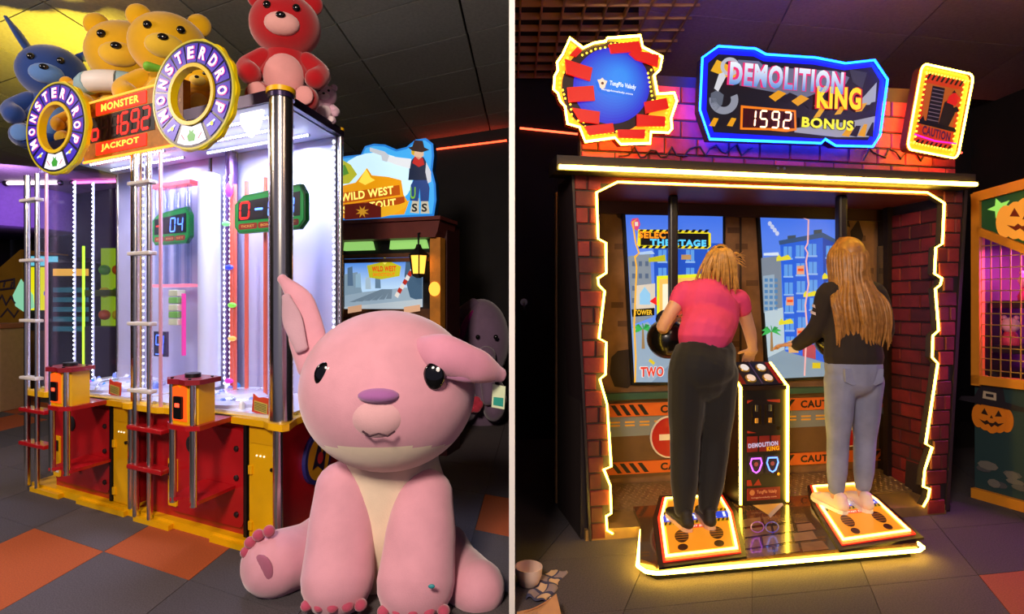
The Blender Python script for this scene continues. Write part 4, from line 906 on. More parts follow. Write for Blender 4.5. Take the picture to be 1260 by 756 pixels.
def left_pic(m, c):
    art(m, [(768, 265), (887, 267), (887, 470), (779, 470)], c, SKY)
    art(m, [(785, 311), (800, 309), (804, 313), (785, 314)], c+.001, 'a8c8f0')
    art(m, [(771, 316), (798, 312), (802, 390), (776, 400)], c+.001, '8a98a8', .75)
    for r in range(4):
        for k in range(3): art(m, [(776+k*8, 322+r*15), (780+k*8, 322+r*15), (780+k*8, 328+r*15), (776+k*8, 328+r*15)], c+.002, '5a7090', .7)
    art(m, [(802, 300), (887, 300), (887, 425), (806, 425)], c+.001, '1f55cc', .85)
    for x in (808, 842, 868): win(m, x, 308, 10, 14, c+.002)
    art(m, [(836, 314), (848, 314), (848, 320), (836, 320)], c+.004, 'b89060')
    for x in (808, 842, 868): win(m, x, 330, 10, 14, c+.002)
    art(m, [(796, 318), (816, 314), (817, 322), (796, 323)], c+.004, 'b8b820')
    # stage card
    art(m, [(806, 340), (887, 336), (887, 430), (806, 430)], c+.004, 'd8e020', 1.0); art(m, [(809, 344), (887, 340), (887, 426), (809, 426)], c+.005, 'f0c060', .9); art(m, [(813, 350), (887, 346), (887, 420), (813, 420)], c+.006, 'f4ead0', .95)
    art(m, [(826, 380), (836, 350), (846, 380), (846, 408), (826, 408)], c+.007, 'd04030', .8)
    art(m, [(779, 352), (804, 349), (804, 380), (781, 382)], c+.004, 'd8cfc0', .85); art(m, [(785, 375), (785, 362), (791, 353), (798, 362), (798, 375)], c+.005, '8fc8f0', .9)
    art(m, [(797, 371), (805, 365), (806, 376)], c+.006, 'e02020', 1.1)
    for (t, x, y, wd, hp) in (('TOWER', 789, 384.5, 23, 6),):
        art(m, [(775, 381), (803, 379), (803, 388), (776, 390)], c+.006, '141008', .4); atx(m, t, x, y, wd, hp, c+.008, 'f0c030')
    # select-the-stage plate with hazard border
    pts = [(783, 283), (866, 285), (872, 288), (872, 304), (868, 307), (786, 306), (782, 302)]
    art(m, pts, c+.006, 'e8d820', .95)
    for k in range(11): x = 786+k*8; art(m, [(x, 283.2), (x+4, 283.4), (x+1, 287), (x-3, 287)], c+.0066, '101010', .3); art(m, [(x, 302.8), (x+4, 303), (x+1, 306.4), (x-3, 306.2)], c+.0066, '101010', .3)
    art(m, [(786, 287), (869, 288.5), (869, 303), (786, 302.5)], c+.0072, '16121a', .3)
    atx(m, 'SELECT', 804, 290, 42, 8.5, c+.0085, 'f08a18', 1.2, .05); atx(m, 'THE STAGE', 832, 299.5, 72, 8, c+.0092, '4fb8f0', 1.3, .05)
    art(m, [(776, 270), (783, 269), (786, 277), (782, 285), (776, 281), (774, 275)], c+.005, 'e04a80', .9); art(m, [(779, 274), (783, 274), (783, 279), (779, 279)], c+.006, 'f0e0d0')
    art(m, [(776, 400), (887, 396), (887, 470), (779, 470)], c+.0012, '7f9cc0', .75); art(m, [(776, 404), (795, 396), (830, 440), (800, 470), (779, 470)], c+.002, '9ab4d0', .75)
    palm(m, 789, 405, c+.004); palm(m, 862, 415, c+.004)
    art(m, [(798, 441), (804, 446), (802, 449), (796, 444)], c+.004, 'd8c020')
    atx(m, 'TWO', 800, 457, 31, 13, c+.006, 'f0e8e0', 1, .07); atx(m, 'TWO', 800, 457, 29, 12, c+.0075, 'd83a28', 1, .04); atx(m, 'PLAYERS', 852, 457, 60, 12, c+.0075, 'd83a28', 1, .04)
    art(m, [(782, 270), (775, 274), (779, 300), (783, 312), (778, 316), (780, 330), (777, 400), (779, 440), (778, 470), (780, 470), (781, 440), (779, 400), (782, 330), (780, 318), (785, 312), (781, 300), (777, 275)], c+.009, 'f0b030', 1)
def right_pic(m, c):
    art(m, [(933, 268), (1033, 270), (1031, 462), (944, 466)], c, SKY)
    art(m, [(937, 312), (955, 311), (956, 315), (937, 315)], c+.001, 'd0e0f4')
    art(m, [(934, 318), (958, 315), (960, 382), (937, 385)], c+.001, '7f8ea2', .75); art(m, [(936, 340), (950, 338), (952, 384), (938, 386)], c+.0015, '96b0c8', .8)
    for r in range(6):
        for k in range(3): art(m, [(938+k*6, 343+r*7), (942+k*6, 343+r*7), (942+k*6, 347+r*7), (938+k*6, 347+r*7)], c+.002, '4f86c0', .8)
    art(m, [(938, 384), (962, 378), (962, 430), (942, 440)], c+.002, 'b8d0e0', .8)
    art(m, [(942, 430), (962, 420), (1031, 440), (1031, 462), (944, 466)], c+.001, '8aa4bc', .75)
    # the blue tower
    art(m, [(957, 300), (1009, 292), (1012, 446), (963, 432)], c+.003, '1f5cd8', .95); art(m, [(1009, 292), (1026, 300), (1024, 436), (1012, 446)], c+.003, '1644b0', .85)
    art(m, [(955, 297), (1009, 287), (1028, 297), (1028, 302), (1009, 293), (956, 302)], c+.004, '3a5a8a', .7); art(m, [(966, 291), (976, 290), (976, 296), (966, 297)], c+.0035, '4a5a6a', .6); art(m, [(998, 284), (1008, 283), (1008, 290), (998, 291)], c+.0035, '4a5a6a', .6)
    for r in range(6):
        for k in range(3):
            if (r, k) in ((5, 2),): continue
            win(m, 961+k*15+r*.6, 304+r*22-k*1.6, 10, 14, c+.005)
        win(m, 1013, 303+r*22, 8, 14, c+.005)
    for x, y in ((952, 316), (985, 360), (955, 394), (1008, 338)): art(m, [(x, y+2), (x+3, y-2), (x+6, y+1), (x+14, y-2), (x+17, y+1), (x+18, y+4), (x, y+6)], c+.007, 'd8d030', .95)
    for x, y in ((977, 328), (964, 366), (977, 404)): art(m, [(x, y), (x+9, y-1), (x+9, y+10), (x, y+10)], c+.007, 'e0a080', .9); art(m, [(x+1, y+3), (x+8, y+3), (x+8, y+6), (x+1, y+6)], c+.0075, 'e84a20', .9)
    art(m, [(966, 420), (978, 416), (979, 434), (967, 434)], c+.007, 'e0b070', .8); art(m, [(984, 424), (1000, 424), (1000, 442), (984, 438)], c+.007, 'c04a60', .7)
    palm(m, 946, 408, c+.006); art(m, [(996, 446), (1006, 446), (1006, 453), (996, 453)], c+.006, 'd8c020')
    art(m, [(984, 269), (990, 272), (989, 300), (986, 306), (989, 312), (987, 322), (990, 350), (986, 376), (988, 400), (985, 462), (987, 462), (990, 400), (988, 376), (992, 350), (989, 322), (991, 312), (988, 306), (991, 300), (992, 271)], c+.009, 'e8b0b0', .95)
    for k in range(4): art(m, circ(944+k*3, 276+k*4, 2.5, 3, 8), c+.006, 'c8d0f0')
screen([(768, 265), (887, 267), (887, 470), (779, 470)], 'screen_picture', left_pic)
screen([(933, 268), (1033, 270), (1031, 462), (944, 466)], 'screen_picture', right_pic)
# ------------------------------------------------------------------ lower wall: road print, caution boards, no-entry signs
ga = (qb(750, 486), qb(1098, 478))
lower = dp('lower_board', MB(GB).prism(ccw([qb(*p) for p in ((736, 490), (1098, 478), (1094, 562), (740, 590))]), 0, .012, mat('6a4a2a', .6, noise=.2, scale=6)))
dp('counter_edge', MB(GB).prism(ccw([qb(*p) for p in ((736, 484), (1098, 473), (1098, 479), (736, 492))]), 0, .05, mat('2f5248', .5)))
m = MB(GB); m.poly(ccw([qb(*p) for p in ((740, 509), (1094, 499), (1094, 520), (742, 538))]), .0135, mat('7a8088', .5))
for x in range(750, 1090, 18):
    yy = 519-(x-750)*.034
    for d in (0, 4): m.poly(ccw([qb(*p) for p in ((x, yy+d), (x+12, yy-.4+d), (x+12, yy+1.6+d), (x, yy+2+d))]), .0145, mat('e0a030', .5))
m.build('road_print', parent=lower)
OR, BK = mat('d8641c', .55), mat('17100c', .55)
def caution(y0, y1, dy):
    x0, x1 = 744, 1123 if False else 1096
    A_ = qb(x0, y0); B_ = qb(x1, y0-dy); C_ = qb(x0, y1)
    hgt = A_[1]-C_[1]; L_ = B_[0]-A_[0]; f = Fr(GB(A_[0], C_[1], .013), D1, ZU, -D2)
    b_ = dp('caution_board', MB(f).box(0, L_, 0, hgt, 0, .012, OR))
    n = 0
    while n < 2:
        s0 = (0, L_*.55)[n]; tx = s0+L_*(.24 if n == 0 else .17)
        for k in range(18):
            x = s0+.03+k*.062
            if x > s0+L_*.45-.05 or (tx-.20 < x+.04 and x < tx+.24): continue
            m = MB(f); m.poly([(x, 0.008), (x+.032, .008), (x+.032+(hgt-.016)*(-.9 if n == 0 else .9), hgt-.008), (x+(hgt-.016)*(-.9 if n == 0 else .9), hgt-.008)] if n else [(x+.05, .008), (x+.082, .008), (x+.032, hgt-.008), (x, hgt-.008)], .0135, BK); m.build('stripe', parent=b_)
        m = MB(f); m.text('CAUTION', tx+.04, hgt/2, .36, hgt*.62, .0138, BK, bold=.04); m.build('lettering', parent=b_)
        n += 1
caution(497, 513, 12); caution(569, 584, 20)
for x, y in ((822, 537), (1043, 525)):
    a, b = qb(x, y); s_ = sub('no_entry_sign', dk)
    MB(GB).prism(circ(a, b, .135, .14, 32), .012, .022, mat('e8dcd0', .4)).build('rim', parent=s_)
    m = MB(GB); m.prism(circ(a, b, .125, .13, 32), .022, .025, mat('b3141a', .35)); m.build('disc', parent=s_)
    m = MB(GB); m.poly([(a-.075, b-.02), (a+.075, b-.02), (a+.075, b+.02), (a-.075, b+.02)], .0265, mat('f0e0d0', .4)); m.build('bar', parent=s_)
# floor of the cabinet and checker ramp
tread = mat('a88860', .42, .6, 'tread_plate', noise=.25, scale=30)
dp('cabinet_floor', MB(FC).box(.05, 2.38, .0, .26, .0, .06, mat('8a6a40', .5, noise=.3, scale=8)))
rs = MB(FC); rs.add([(.05, .24, .0), (2.40, .24, .0), (2.40, .24, .07), (.05, .24, .07), (.05, BW-.02, .0), (2.40, BW-.02, .0), (2.40, BW-.02, .13), (.05, BW-.02, .13)], [(0, 1, 2, 3), (4, 7, 6, 5), (3, 2, 6, 7), (0, 4, 5, 1), (0, 3, 7, 4), (1, 5, 6, 2)], tread)
ramp = dp('tread_ramp', rs)
FR_ = Fr(FC(.05, .24, .07), D1, (D2*(BW-.26)+ZU*.06), (ZU*(BW-.26)-D2*.06).normalized())
m = MB(FR_)
for r in range(12):
    for k in range(58):
        x = .02+k*.04+(.02 if r % 2 else 0); y = .03+r*.08; a = .6 if (k+r) % 2 else -.6; dx, dy = .012*math.cos(a), .05*math.sin(a); nx, ny = .004, .02
        m.add([(x-dx, y-dy, .001), (x+nx, y-ny, .001), (x+dx, y+dy, .001), (x-nx, y+ny, .001), (x, y, .005)], [(0, 1, 4), (1, 2, 4), (2, 3, 4), (3, 0, 4)], tread)
o = m.build('tread_studs', parent=ramp); o['kind'] = 'stuff'
# ------------------------------------------------------------------ swinging arms with wrecking balls
def arm(px, top, bot, ball):
    s_ = sub('wrecking_arm', dk); Y = 3.52
    p0, p1 = at(px, top, Y), at(px-1, bot, Y)
    MB().bbox(p0.x-.026, p0.x+.026, Y-.03, Y+.03, p1.z, TOPH+.0, .012, mat('1a1214', .4)).build('bar', parent=s_)
    MB().ball((p1.x-.03, Y, p1.z-.06), .125, mat('0c0a0c', .25, coat=.4), 28, 18).build('ball', parent=s_, smooth=True)
    MB().tube([(p1.x-.03+.06*math.cos(t), Y, p1.z+.06+.05*math.sin(t)) for t in [i*2*PI/12 for i in range(12)]], .012, BLK, 6, closed=True).build('shackle', parent=s_, smooth=True)
arm(828, 232, 405, True); arm(1035, 235, 405, True)
# ------------------------------------------------------------------ header wall and long neon bar
GH = Fr(FC(0, .06, 0), D1, ZU, -D2); qh = pxmap(GH, 0)
hp_ = ccw([qh(*p) for p in ((714, 98), (800, 92), (1090, 108), (1176, 112), (1176, 226), (714, 208))])
head_m = [mat(c, .5, 0, 'brick_header', noise=.3, scale=12, bump=.3) for c in ('b03040', '982636', 'c03a48', '85202e')]
hd = dp('header_wall', MB(GH).prism(hp_, -.05, -.003, mat('1a0c14', .6))); row_bricks(GH, hp_, -.003, .004, .10, .20, hd, mats=head_m, seed=12)
wire = mat('2a1a1c', .5, .4)
for k, (x0, y0) in enumerate(((760, 190), (840, 185), (1060, 190))):
    pts = []
    for i in range(14): a, b = qh(x0+i*6.5, y0+6*math.sin(i*1.7+k)+3*math.cos(i*2.9)); pts.append((a, b, .015+.008*math.sin(i*2.2)))
    dp('wire_coil', MB(GH).tube(pts, .005, wire, 5), True)
qt = pxmap(Fr(FC(0, -.12, 0), D1, ZU, -D2), 0); GT = Fr(FC(0, -.12, 0), D1, ZU, -D2)
bl, br = qt(686, 204), qt(1203, 222)
h_ = (bl[1]+br[1])/2
dp('canopy_bar', MB(GT).box(bl[0], br[0], h_-.03, h_+.05, -.2, -.012, mat('1c1418', .45)))
dp('canopy_neon', MB(GT).tube([(bl[0]+.01, h_-.015, .0), (br[0]-.01, h_-.015, .0)], .0125, NEON2, 10), True)
for x in (958, 966): a, b = qt(x, 214); dp('bolt', MB(GT).cyl((a, h_+.03), .008, -.012, -.004, STEEL, 8))
# ------------------------------------------------------------------ round wrecking-ball sign
GS = Fr(FC(0, -.06, 0), D1, ZU, -D2); qs = pxmap(GS, 0)
def spts(pts): return ccw([qs(*p) for p in pts])
bs = sub('ball_sign', dk)
bo = [(700.8, 48), (716.6, 60), (730, 54), (745, 51.5), (746.4, 48), (787, 45), (790, 59), (814, 71), (811, 86.6), (804, 93.6), (808, 116.4), (828.7, 115.4), (831.7, 125), (824.7, 146), (825.7, 159), (821.8, 164), (800, 163), (799, 177), (763, 178), (756, 170), (719.6, 175), (712.6, 157), (697.8, 153), (694.8, 132), (688.8, 125), (686, 115.4), (681, 111), (682, 94.5), (686, 87.6), (685, 77.7), (691.8, 67.8)]
bp_ = spts(bo)
MB(GS).prism(bp_, -.05, -.004, mat('7a1208', .5)).build('light_box', parent=bs)
m = MB(GS); m.poly(inset(bp_, .012), 0, em((1, .30, .01), 1.5)); m.build('glow_edge', parent=bs)
m = MB(GS); m.poly(spts(circ(750, 108, 59, 57, 40)), .003, mat('14061a', .4)); m.build('backing', parent=bs)
m = MB(GS)
for k in range(14):
    t = k/13; c_ = tuple(a+(b-a)*t for a, b in zip((.004, .012, .50), (.01, .20, .72))); m.poly(spts(circ(752+t*9, 106-t*10, 47*(1-t*.8), 47*(1-t*.8), 40)), .005+.0006*k, em(c_, 1.15))
m.build('ball_print', parent=bs)
zz = lambda L: [(670+x*.1984, 40+y*.1984) for x, y in L]
for L in ([(390, 85), (575, 65), (595, 125), (405, 140)], [(515, 140), (560, 122), (700, 150), (690, 225), (640, 205), (560, 180)], [(120, 175), (290, 230), (275, 310), (130, 265)], [(135, 350), (295, 340), (305, 430), (145, 440)], [(165, 475), (335, 500), (330, 575), (215, 560)], [(240, 590), (415, 570), (425, 625), (270, 645)], [(445, 610), (615, 610), (610, 665), (450, 660)], [(610, 440), (745, 415), (760, 480), (620, 510)], [(565, 515), (740, 530), (735, 590), (565, 590)], [(150, 150), (195, 100), (225, 125), (190, 160)]):
    MB(GS).prism(spts(zz(L)), .012, .024, em((.75, .006, .004), .8)).build('brick', parent=bs)
MB(GS).tube([(p[0], p[1], .01) for p in bp_], .006, em((1, .55, .03), 44), 8, closed=True).build('neon_tube', parent=bs, smooth=True)
MB(GS).tube([(p[0], p[1], -.06) for p in inset(bp_, .03)], .006, em((1, .28, .02), 40), 6, closed=True).build('added_back_glow', parent=bs, smooth=True)  # added tube hidden behind the sign, tinting ceiling and header bricks
# yellow lamp dots inside the rim
ip = inset(bp_, .032); m = MB(GS)
for i in range(len(ip)):
    p, r_ = Vector(ip[i-1]), Vector(ip[i]); n = max(1, int((r_-p).length/.022))
    for k in range(n): z = p+(r_-p)*(k/n); m.ball((z.x, z.y, .006), .006, em((1, .62, .03), 4), 6, 4)
m.build('lamp_dots', parent=bs)['kind'] = 'stuff'
m = MB(GS); u0, v0 = qs(764, 108); m.text('TungPlo Valady', u0, v0, .15, .032, .03, em('e8f4ff', 1), bold=.03, rot=-.10); u0, v0 = qs(757, 115.5); m.text('tungplovalady.com', u0, v0, .18, .013, .03, em('e8f4ff', .9), bold=.03, rot=-.10)
u0, v0 = qs(739, 106); m.poly([(u0-.028, v0+.022), (u0-.012, v0+.024), (u0, v0+.034), (u0+.012, v0+.022), (u0+.028, v0+.018), (u0+.018, v0-.005), (u0+.014, v0-.02), (u0, v0-.028), (u0-.014, v0-.02), (u0-.018, v0-.002)][::-1], .03, em('f0d8c0', .95)); m.poly(circ(u0, v0+.004, .008, n=10), .031, em('6a4030', .6)); m.build('maker_logo', parent=bs)
# ------------------------------------------------------------------ centre title sign
ts = sub('title_sign', dk)
to = spts([(882.7, 58), (928, 61), (941, 68), (1002, 72), (1038.5, 79), (1074, 75), (1090, 98.6), (1081, 167), (1072, 181), (1026.6, 180), (1013.7, 172), (1008.7, 177), (872, 172), (860, 136), (863, 72)])
BN = em((.002, .045, 1), 34)
MB(GS).prism(to, -.05, -.004, mat('0a0c3a', .4)).build('light_box', parent=ts)
m = MB(GS); m.poly(inset(to, .006), 0, em((.005, .010, .9), .9)); m.build('glow_edge', parent=ts)
MB(GS).tube([(p[0], p[1], .012) for p in to], .006, BN, 8, closed=True).build('neon_tube', parent=ts, smooth=True)
MB(GS).tube([(p[0], p[1], -.06) for p in inset(to, .03)], .006, em((.01, .03, 1), 60), 6, closed=True).build('added_back_glow', parent=ts, smooth=True)  # added blue tube out of sight, for the glow overhead
zt = lambda L: [(850+x*.1984, 50+y*.1984) for x, y in L]
m = MB(GS)
def T(L, k, c_, s=.75): m.poly(spts(zt(L)), .003+.0008*k, em(c_, s))
T([(170, 85), (390, 100), (450, 130), (760, 150), (950, 185), (1120, 165), (1170, 250), (1130, 560), (1095, 620), (890, 615), (140, 570), (95, 430), (105, 140)], 0, '1c1a22', .5)
T([(290, 120), (420, 130), (460, 165), (900, 190), (980, 230), (960, 270), (840, 300), (700, 360), (560, 330), (400, 300), (300, 280)], 1, '6a7088', .8); T([(1060, 360), (1150, 260), (1140, 400), (1050, 400)], 1, 'a8acb8', .8)
T([(1000, 500), (1140, 470), (1130, 560), (1100, 600), (900, 600), (640, 570), (640, 545)], 1, 'a0a0ac', .8); T([(980, 180), (1090, 200), (1060, 300), (1000, 260)], 2, '3a3a44')
for k in range(6): T([(480+k*70, 350+k*14), (540+k*70, 310+k*14), (590+k*70, 330+k*16), (520+k*70, 380+k*14)], 3, 'e8a010' if k % 2 == 0 else '141014', .8)
for k in range(7): T([(690+k*65, 490-k*9), (725+k*65, 440-k*9), (765+k*65, 432-k*9), (730+k*65, 485-k*9)], 4, 'e8a812' if k % 2 else '17130f', .8)
for k in range(3): T([(110+k*55, 530), (140+k*55, 480), (170+k*55, 485), (145+k*55, 535)], 3, 'e8a010' if k % 2 == 0 else '141014', .8)
for k in range(4): T([(930+k*50, 590), (970+k*50, 540-k*10), (1010+k*40, 540-k*10), (975+k*50, 600)], 4, 'e8a010' if k % 2 == 0 else '141014', .8)
T([(120, 190), (160, 120), (330, 200), (250, 240)], 2, 'e8b020', .8)
# crane hook: ring, link, hook
def Tring(cx_, cy_, ro, ri, k, c_, a0=0, a1=2*PI):
    n = 20; L = [(cx_+ro*math.cos(a0+(a1-a0)*i/n), cy_+ro*math.sin(a0+(a1-a0)*i/n)) for i in range(n+1)]; I = [(cx_+ri*math.cos(a0+(a1-a0)*i/n), cy_+ri*math.sin(a0+(a1-a0)*i/n)) for i in range(n+1)]
    for i in range(n): T([L[i], L[i+1], I[i+1], I[i]], k, c_, .85)
Tring(238, 165, 58, 36, 6, 'b8bcc8'); T([(170, 210), (200, 200), (212, 230), (165, 320), (140, 300)], 7, 'd0d4dc', .85)
Tring(200, 370, 90, 45, 6, '8a90a0', -.4, PI*1.05); T([(120, 330), (160, 310), (200, 340), (190, 400), (150, 440), (118, 400)], 6, '5c6474', .8)
# counter
T([(305, 405), (645, 435), (650, 560), (585, 570), (480, 560), (300, 555)], 8, 'e87a10', 1.0); T([(318, 422), (632, 447), (636, 548), (314, 543)], 9, '4a0408', .5)
m.build('artwork', parent=ts)
m = MB(GS)
for k, ch in enumerate('1592'):
    a0, b0 = qs(*zt([(345+k*73, 535+k*4)])[0]); seg7(m, ch, a0, b0, .042, .092, .0135, em((1, .55, .35), 3), mat('3a0608', .5), t=.010, ital=.10)
m.build('digits', parent=ts)
def word(t, cx_, cy_, w_, h_, layers, rot, z):
    b = MB(GS); u0, v0 = qs(*zt([(cx_, cy_)])[0])
    for k, (c_, s_, bo_, gw) in enumerate(layers): b.text(t, u0, v0, w_*gw, h_*gw, z+.002*k, c_ if not isinstance(c_, str) else em(c_, s_), bold=bo_, rot=rot, ital=.06)
    b.build('title_word', parent=ts)
zl = qs(*zt([(590, 310)])[0])[1]; zh = qs(*zt([(590, 180)])[0])[1]
word('DEMOLITION', 590, 240, .735, .135, (('e02a70', 1, .09, 1.02), (em_grad('3a86d8', 'eef4ff', 1.0, 2, zl, zh), 1, .04, .985)), -.015, .014)
word('KING', 908, 362, .30, .135, (('c81a20', 1, .09, 1.04), ('f0d010', 1.1, .04, .97)), .02, .014)
word('BONUS', 838, 522, .345, .062, (('2a1a08', .3, .10, 1.05), ('e8e030', 1.1, .04, .98)), -.015, .014)
# ------------------------------------------------------------------ tilted building sign
cs_ = sub('building_sign', dk)
cc = [qs(*p) for p in ((1114, 184), (1176, 196), (1196, 93), (1133, 79))]
def bil(u, v):
    a = Vector(cc[0]).lerp(Vector(cc[1]), u); b = Vector(cc[3]).lerp(Vector(cc[2]), u); return tuple(a.lerp(b, v))
so = [bil(*p) for p in rrect(0, 1, 0, 1, .09, 4)]
MB(GS).prism(so, -.05, -.004, mat('6a2a08', .4)).build('light_box', parent=cs_)
MB(GS).tube([(p[0], p[1], .012) for p in so], .006, em((1, .55, .03), 40), 8, closed=True).build('neon_tube', parent=cs_, smooth=True)
MB(GS).tube([(p[0], p[1], -.06) for p in inset(so, .03)], .006, em((1, .32, .03), 40), 6, closed=True).build('added_back_glow', parent=cs_, smooth=True)  # added hidden tube, throws orange onto ceiling and bricks
m = MB(GS); m.poly([bil(*p) for p in rrect(.03, .97, .02, .98, .08, 4)], 0, em((1, .35, .01), 1.4)); m.build('glow_edge', parent=cs_)
m = MB(GS)
for i in range(60):
    t = i/60*4; u, v = ((t % 1, .05), (.92, t % 1), (1-t % 1, .955), (.08, 1-t % 1))[int(t)]; u = .06+u*.88; v = .04+v*.92; z = bil(u, v); m.ball((z[0], z[1], .006), .006, em((1, .65, .04), 4), 6, 4)
m.build('lamp_dots', parent=cs_)['kind'] = 'stuff'
m = MB(GS)
def Q(L, k, c_, s=.8): m.poly(ccw([bil(*p) for p in L]), .003+.0009*k, em(c_, s) if isinstance(c_, str) else em(c_, s))
Q([(.12, .08), (.88, .08), (.88, .93), (.12, .93)], 0, 'd83a12', .7); Q([(.2, .3), (.8, .3), (.84, .8), (.16, .8)], 1, 'c8601a', .6)
for k in range(8): Q([(.14+k*.09, .84), (.18+k*.09, .84), (.23+k*.09, .92), (.19+k*.09, .92)], 2, '241410', .4); Q([(.14+k*.09, .08), (.18+k*.09, .08), (.23+k*.09, .14), (.19+k*.09, .14)], 2, '241410', .4)
Q([(.28, .36), (.52, .36), (.52, .78), (.28, .78)], 3, '1c1420', .4)
for k in range(9): Q([(.29, .38+k*.045), (.51, .38+k*.045), (.51, .39+k*.045), (.29, .39+k*.045)], 4, '8a7080', .5)
Q([(.52, .35), (.72, .35), (.8, .52), (.68, .68), (.56, .62)], 3, '2a1a1a', .4); Q([(.6, .62), (.78, .6), (.84, .7), (.72, .76), (.62, .7)], 5, 'e01a1a', .8)
for L in ([(.72, .56), (.80, .60), (.86, .55), (.78, .52)], [(.66, .74), (.70, .78), (.74, .75)], [(.14, .34), (.2, .42), (.26, .34)]): Q(L, 6, '201418', .4)
Q([(.12, .32), (.88, .30), (.88, .35), (.12, .37)], 4, '1c1216', .4)
z0 = bil(.5, .24); m.text('CAUTION', z0[0], z0[1], .20, .055, .012, em('5a1a4a', .6), bold=.04, rot=-.19)
Q([(.08, .17), (.5, .14), (.92, .16), (.92, .175), (.5, .16), (.08, .19)], 12, 'ff20c0', 1.4)
m.build('artwork', parent=cs_)
# ------------------------------------------------------------------ stepping platform in front of the cabinet
PT = .085
GG = Fr((0, 0, PT), (1, 0, 0), (0, 1, 0), (0, 0, 1)); qg = pxmap(GG, 0)
plat = thing('step_platform', 'low glossy stone-print platform edged in yellow neon under both players', 'platform', FC(1.0, -.2, 0))
GP_ = Fr(FC(0, 0, 0), D1, D2, ZU)
po_ = [(.185, -.43), (.235, -.505), (1.66, -.505), (1.72, -.44), (1.92, -.05), (1.98, .235), (.42, .235), (.36, -.02)]
stone_b = mat('4a3524', .16, 0, 'glossy_print', noise=.3, scale=5, coat=.5)
MB(GP_).prism(po_, .035, PT, stone_b).build('deck', parent=plat)
MB(GP_).prism(inset(po_, .03), .0, .035, BLK).build('skirt', parent=plat)
MB(GP_).tube([(.36, -.03, .05), (.175, -.43, .05), (.19, -.49, .05), (.235, -.517, .05), (1.66, -.517, .05), (1.71, -.49, .05), (1.73, -.44, .05)], .0085, em((1, .60, .045), 55), 8).build('neon_edge', parent=plat, smooth=True)
# printed paving stones
sm = [mat(c, .18, 0, 'stone_print', noise=.3, scale=8, coat=.5) for c in ('8a6a48', '7d5f42', '957352')]
m = MB(GG); rnd = random.Random(4)
stones = [[(912, 640), (935, 637), (938, 646), (914, 650)], [(938, 637), (968, 634), (970, 643), (941, 646)], [(914, 652), (948, 648), (950, 657), (916, 662)], [(951, 648), (975, 645), (977, 654), (953, 657)], [(916, 664), (935, 662), (936, 673), (917, 676)], [(938, 661), (972, 657), (975, 667), (940, 672)], [(917, 678), (950, 674), (952, 684), (918, 688)], [(953, 673), (982, 669), (985, 679), (955, 683)], [(975, 657), (1000, 654), (1006, 664), (978, 667)], [(985, 669), (1012, 666), (1020, 676), (988, 680)], [(975, 634), (990, 632), (996, 643), (978, 645)], [(980, 646), (998, 644), (1004, 652), (982, 655)]]
for k, L in enumerate(stones): m.poly([(x, y) for x, y in ccw([qg(*p) for p in L])], .0015, sm[k % 3])
m.build('stone_print', parent=plat)['kind'] = 'stuff'
m = MB(GG); m.poly(ccw([qg(*p) for p in ((918, 617), (940, 608), (962, 618), (945, 634))]), .0015, mat('c09a5a', .3)); m.poly(ccw([qg(*p) for p in ((945, 634), (962, 618), (964, 622), (948, 638))]), .002, mat('a89ab0', .3)); m.build('sheet_print', parent=plat)
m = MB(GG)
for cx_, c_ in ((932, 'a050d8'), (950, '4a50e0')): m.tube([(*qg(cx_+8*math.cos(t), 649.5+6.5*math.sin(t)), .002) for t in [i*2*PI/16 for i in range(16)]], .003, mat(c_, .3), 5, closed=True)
m.build('painted_reflection', parent=plat)  # purple and blue loops painted as reflections of the kiosk badges
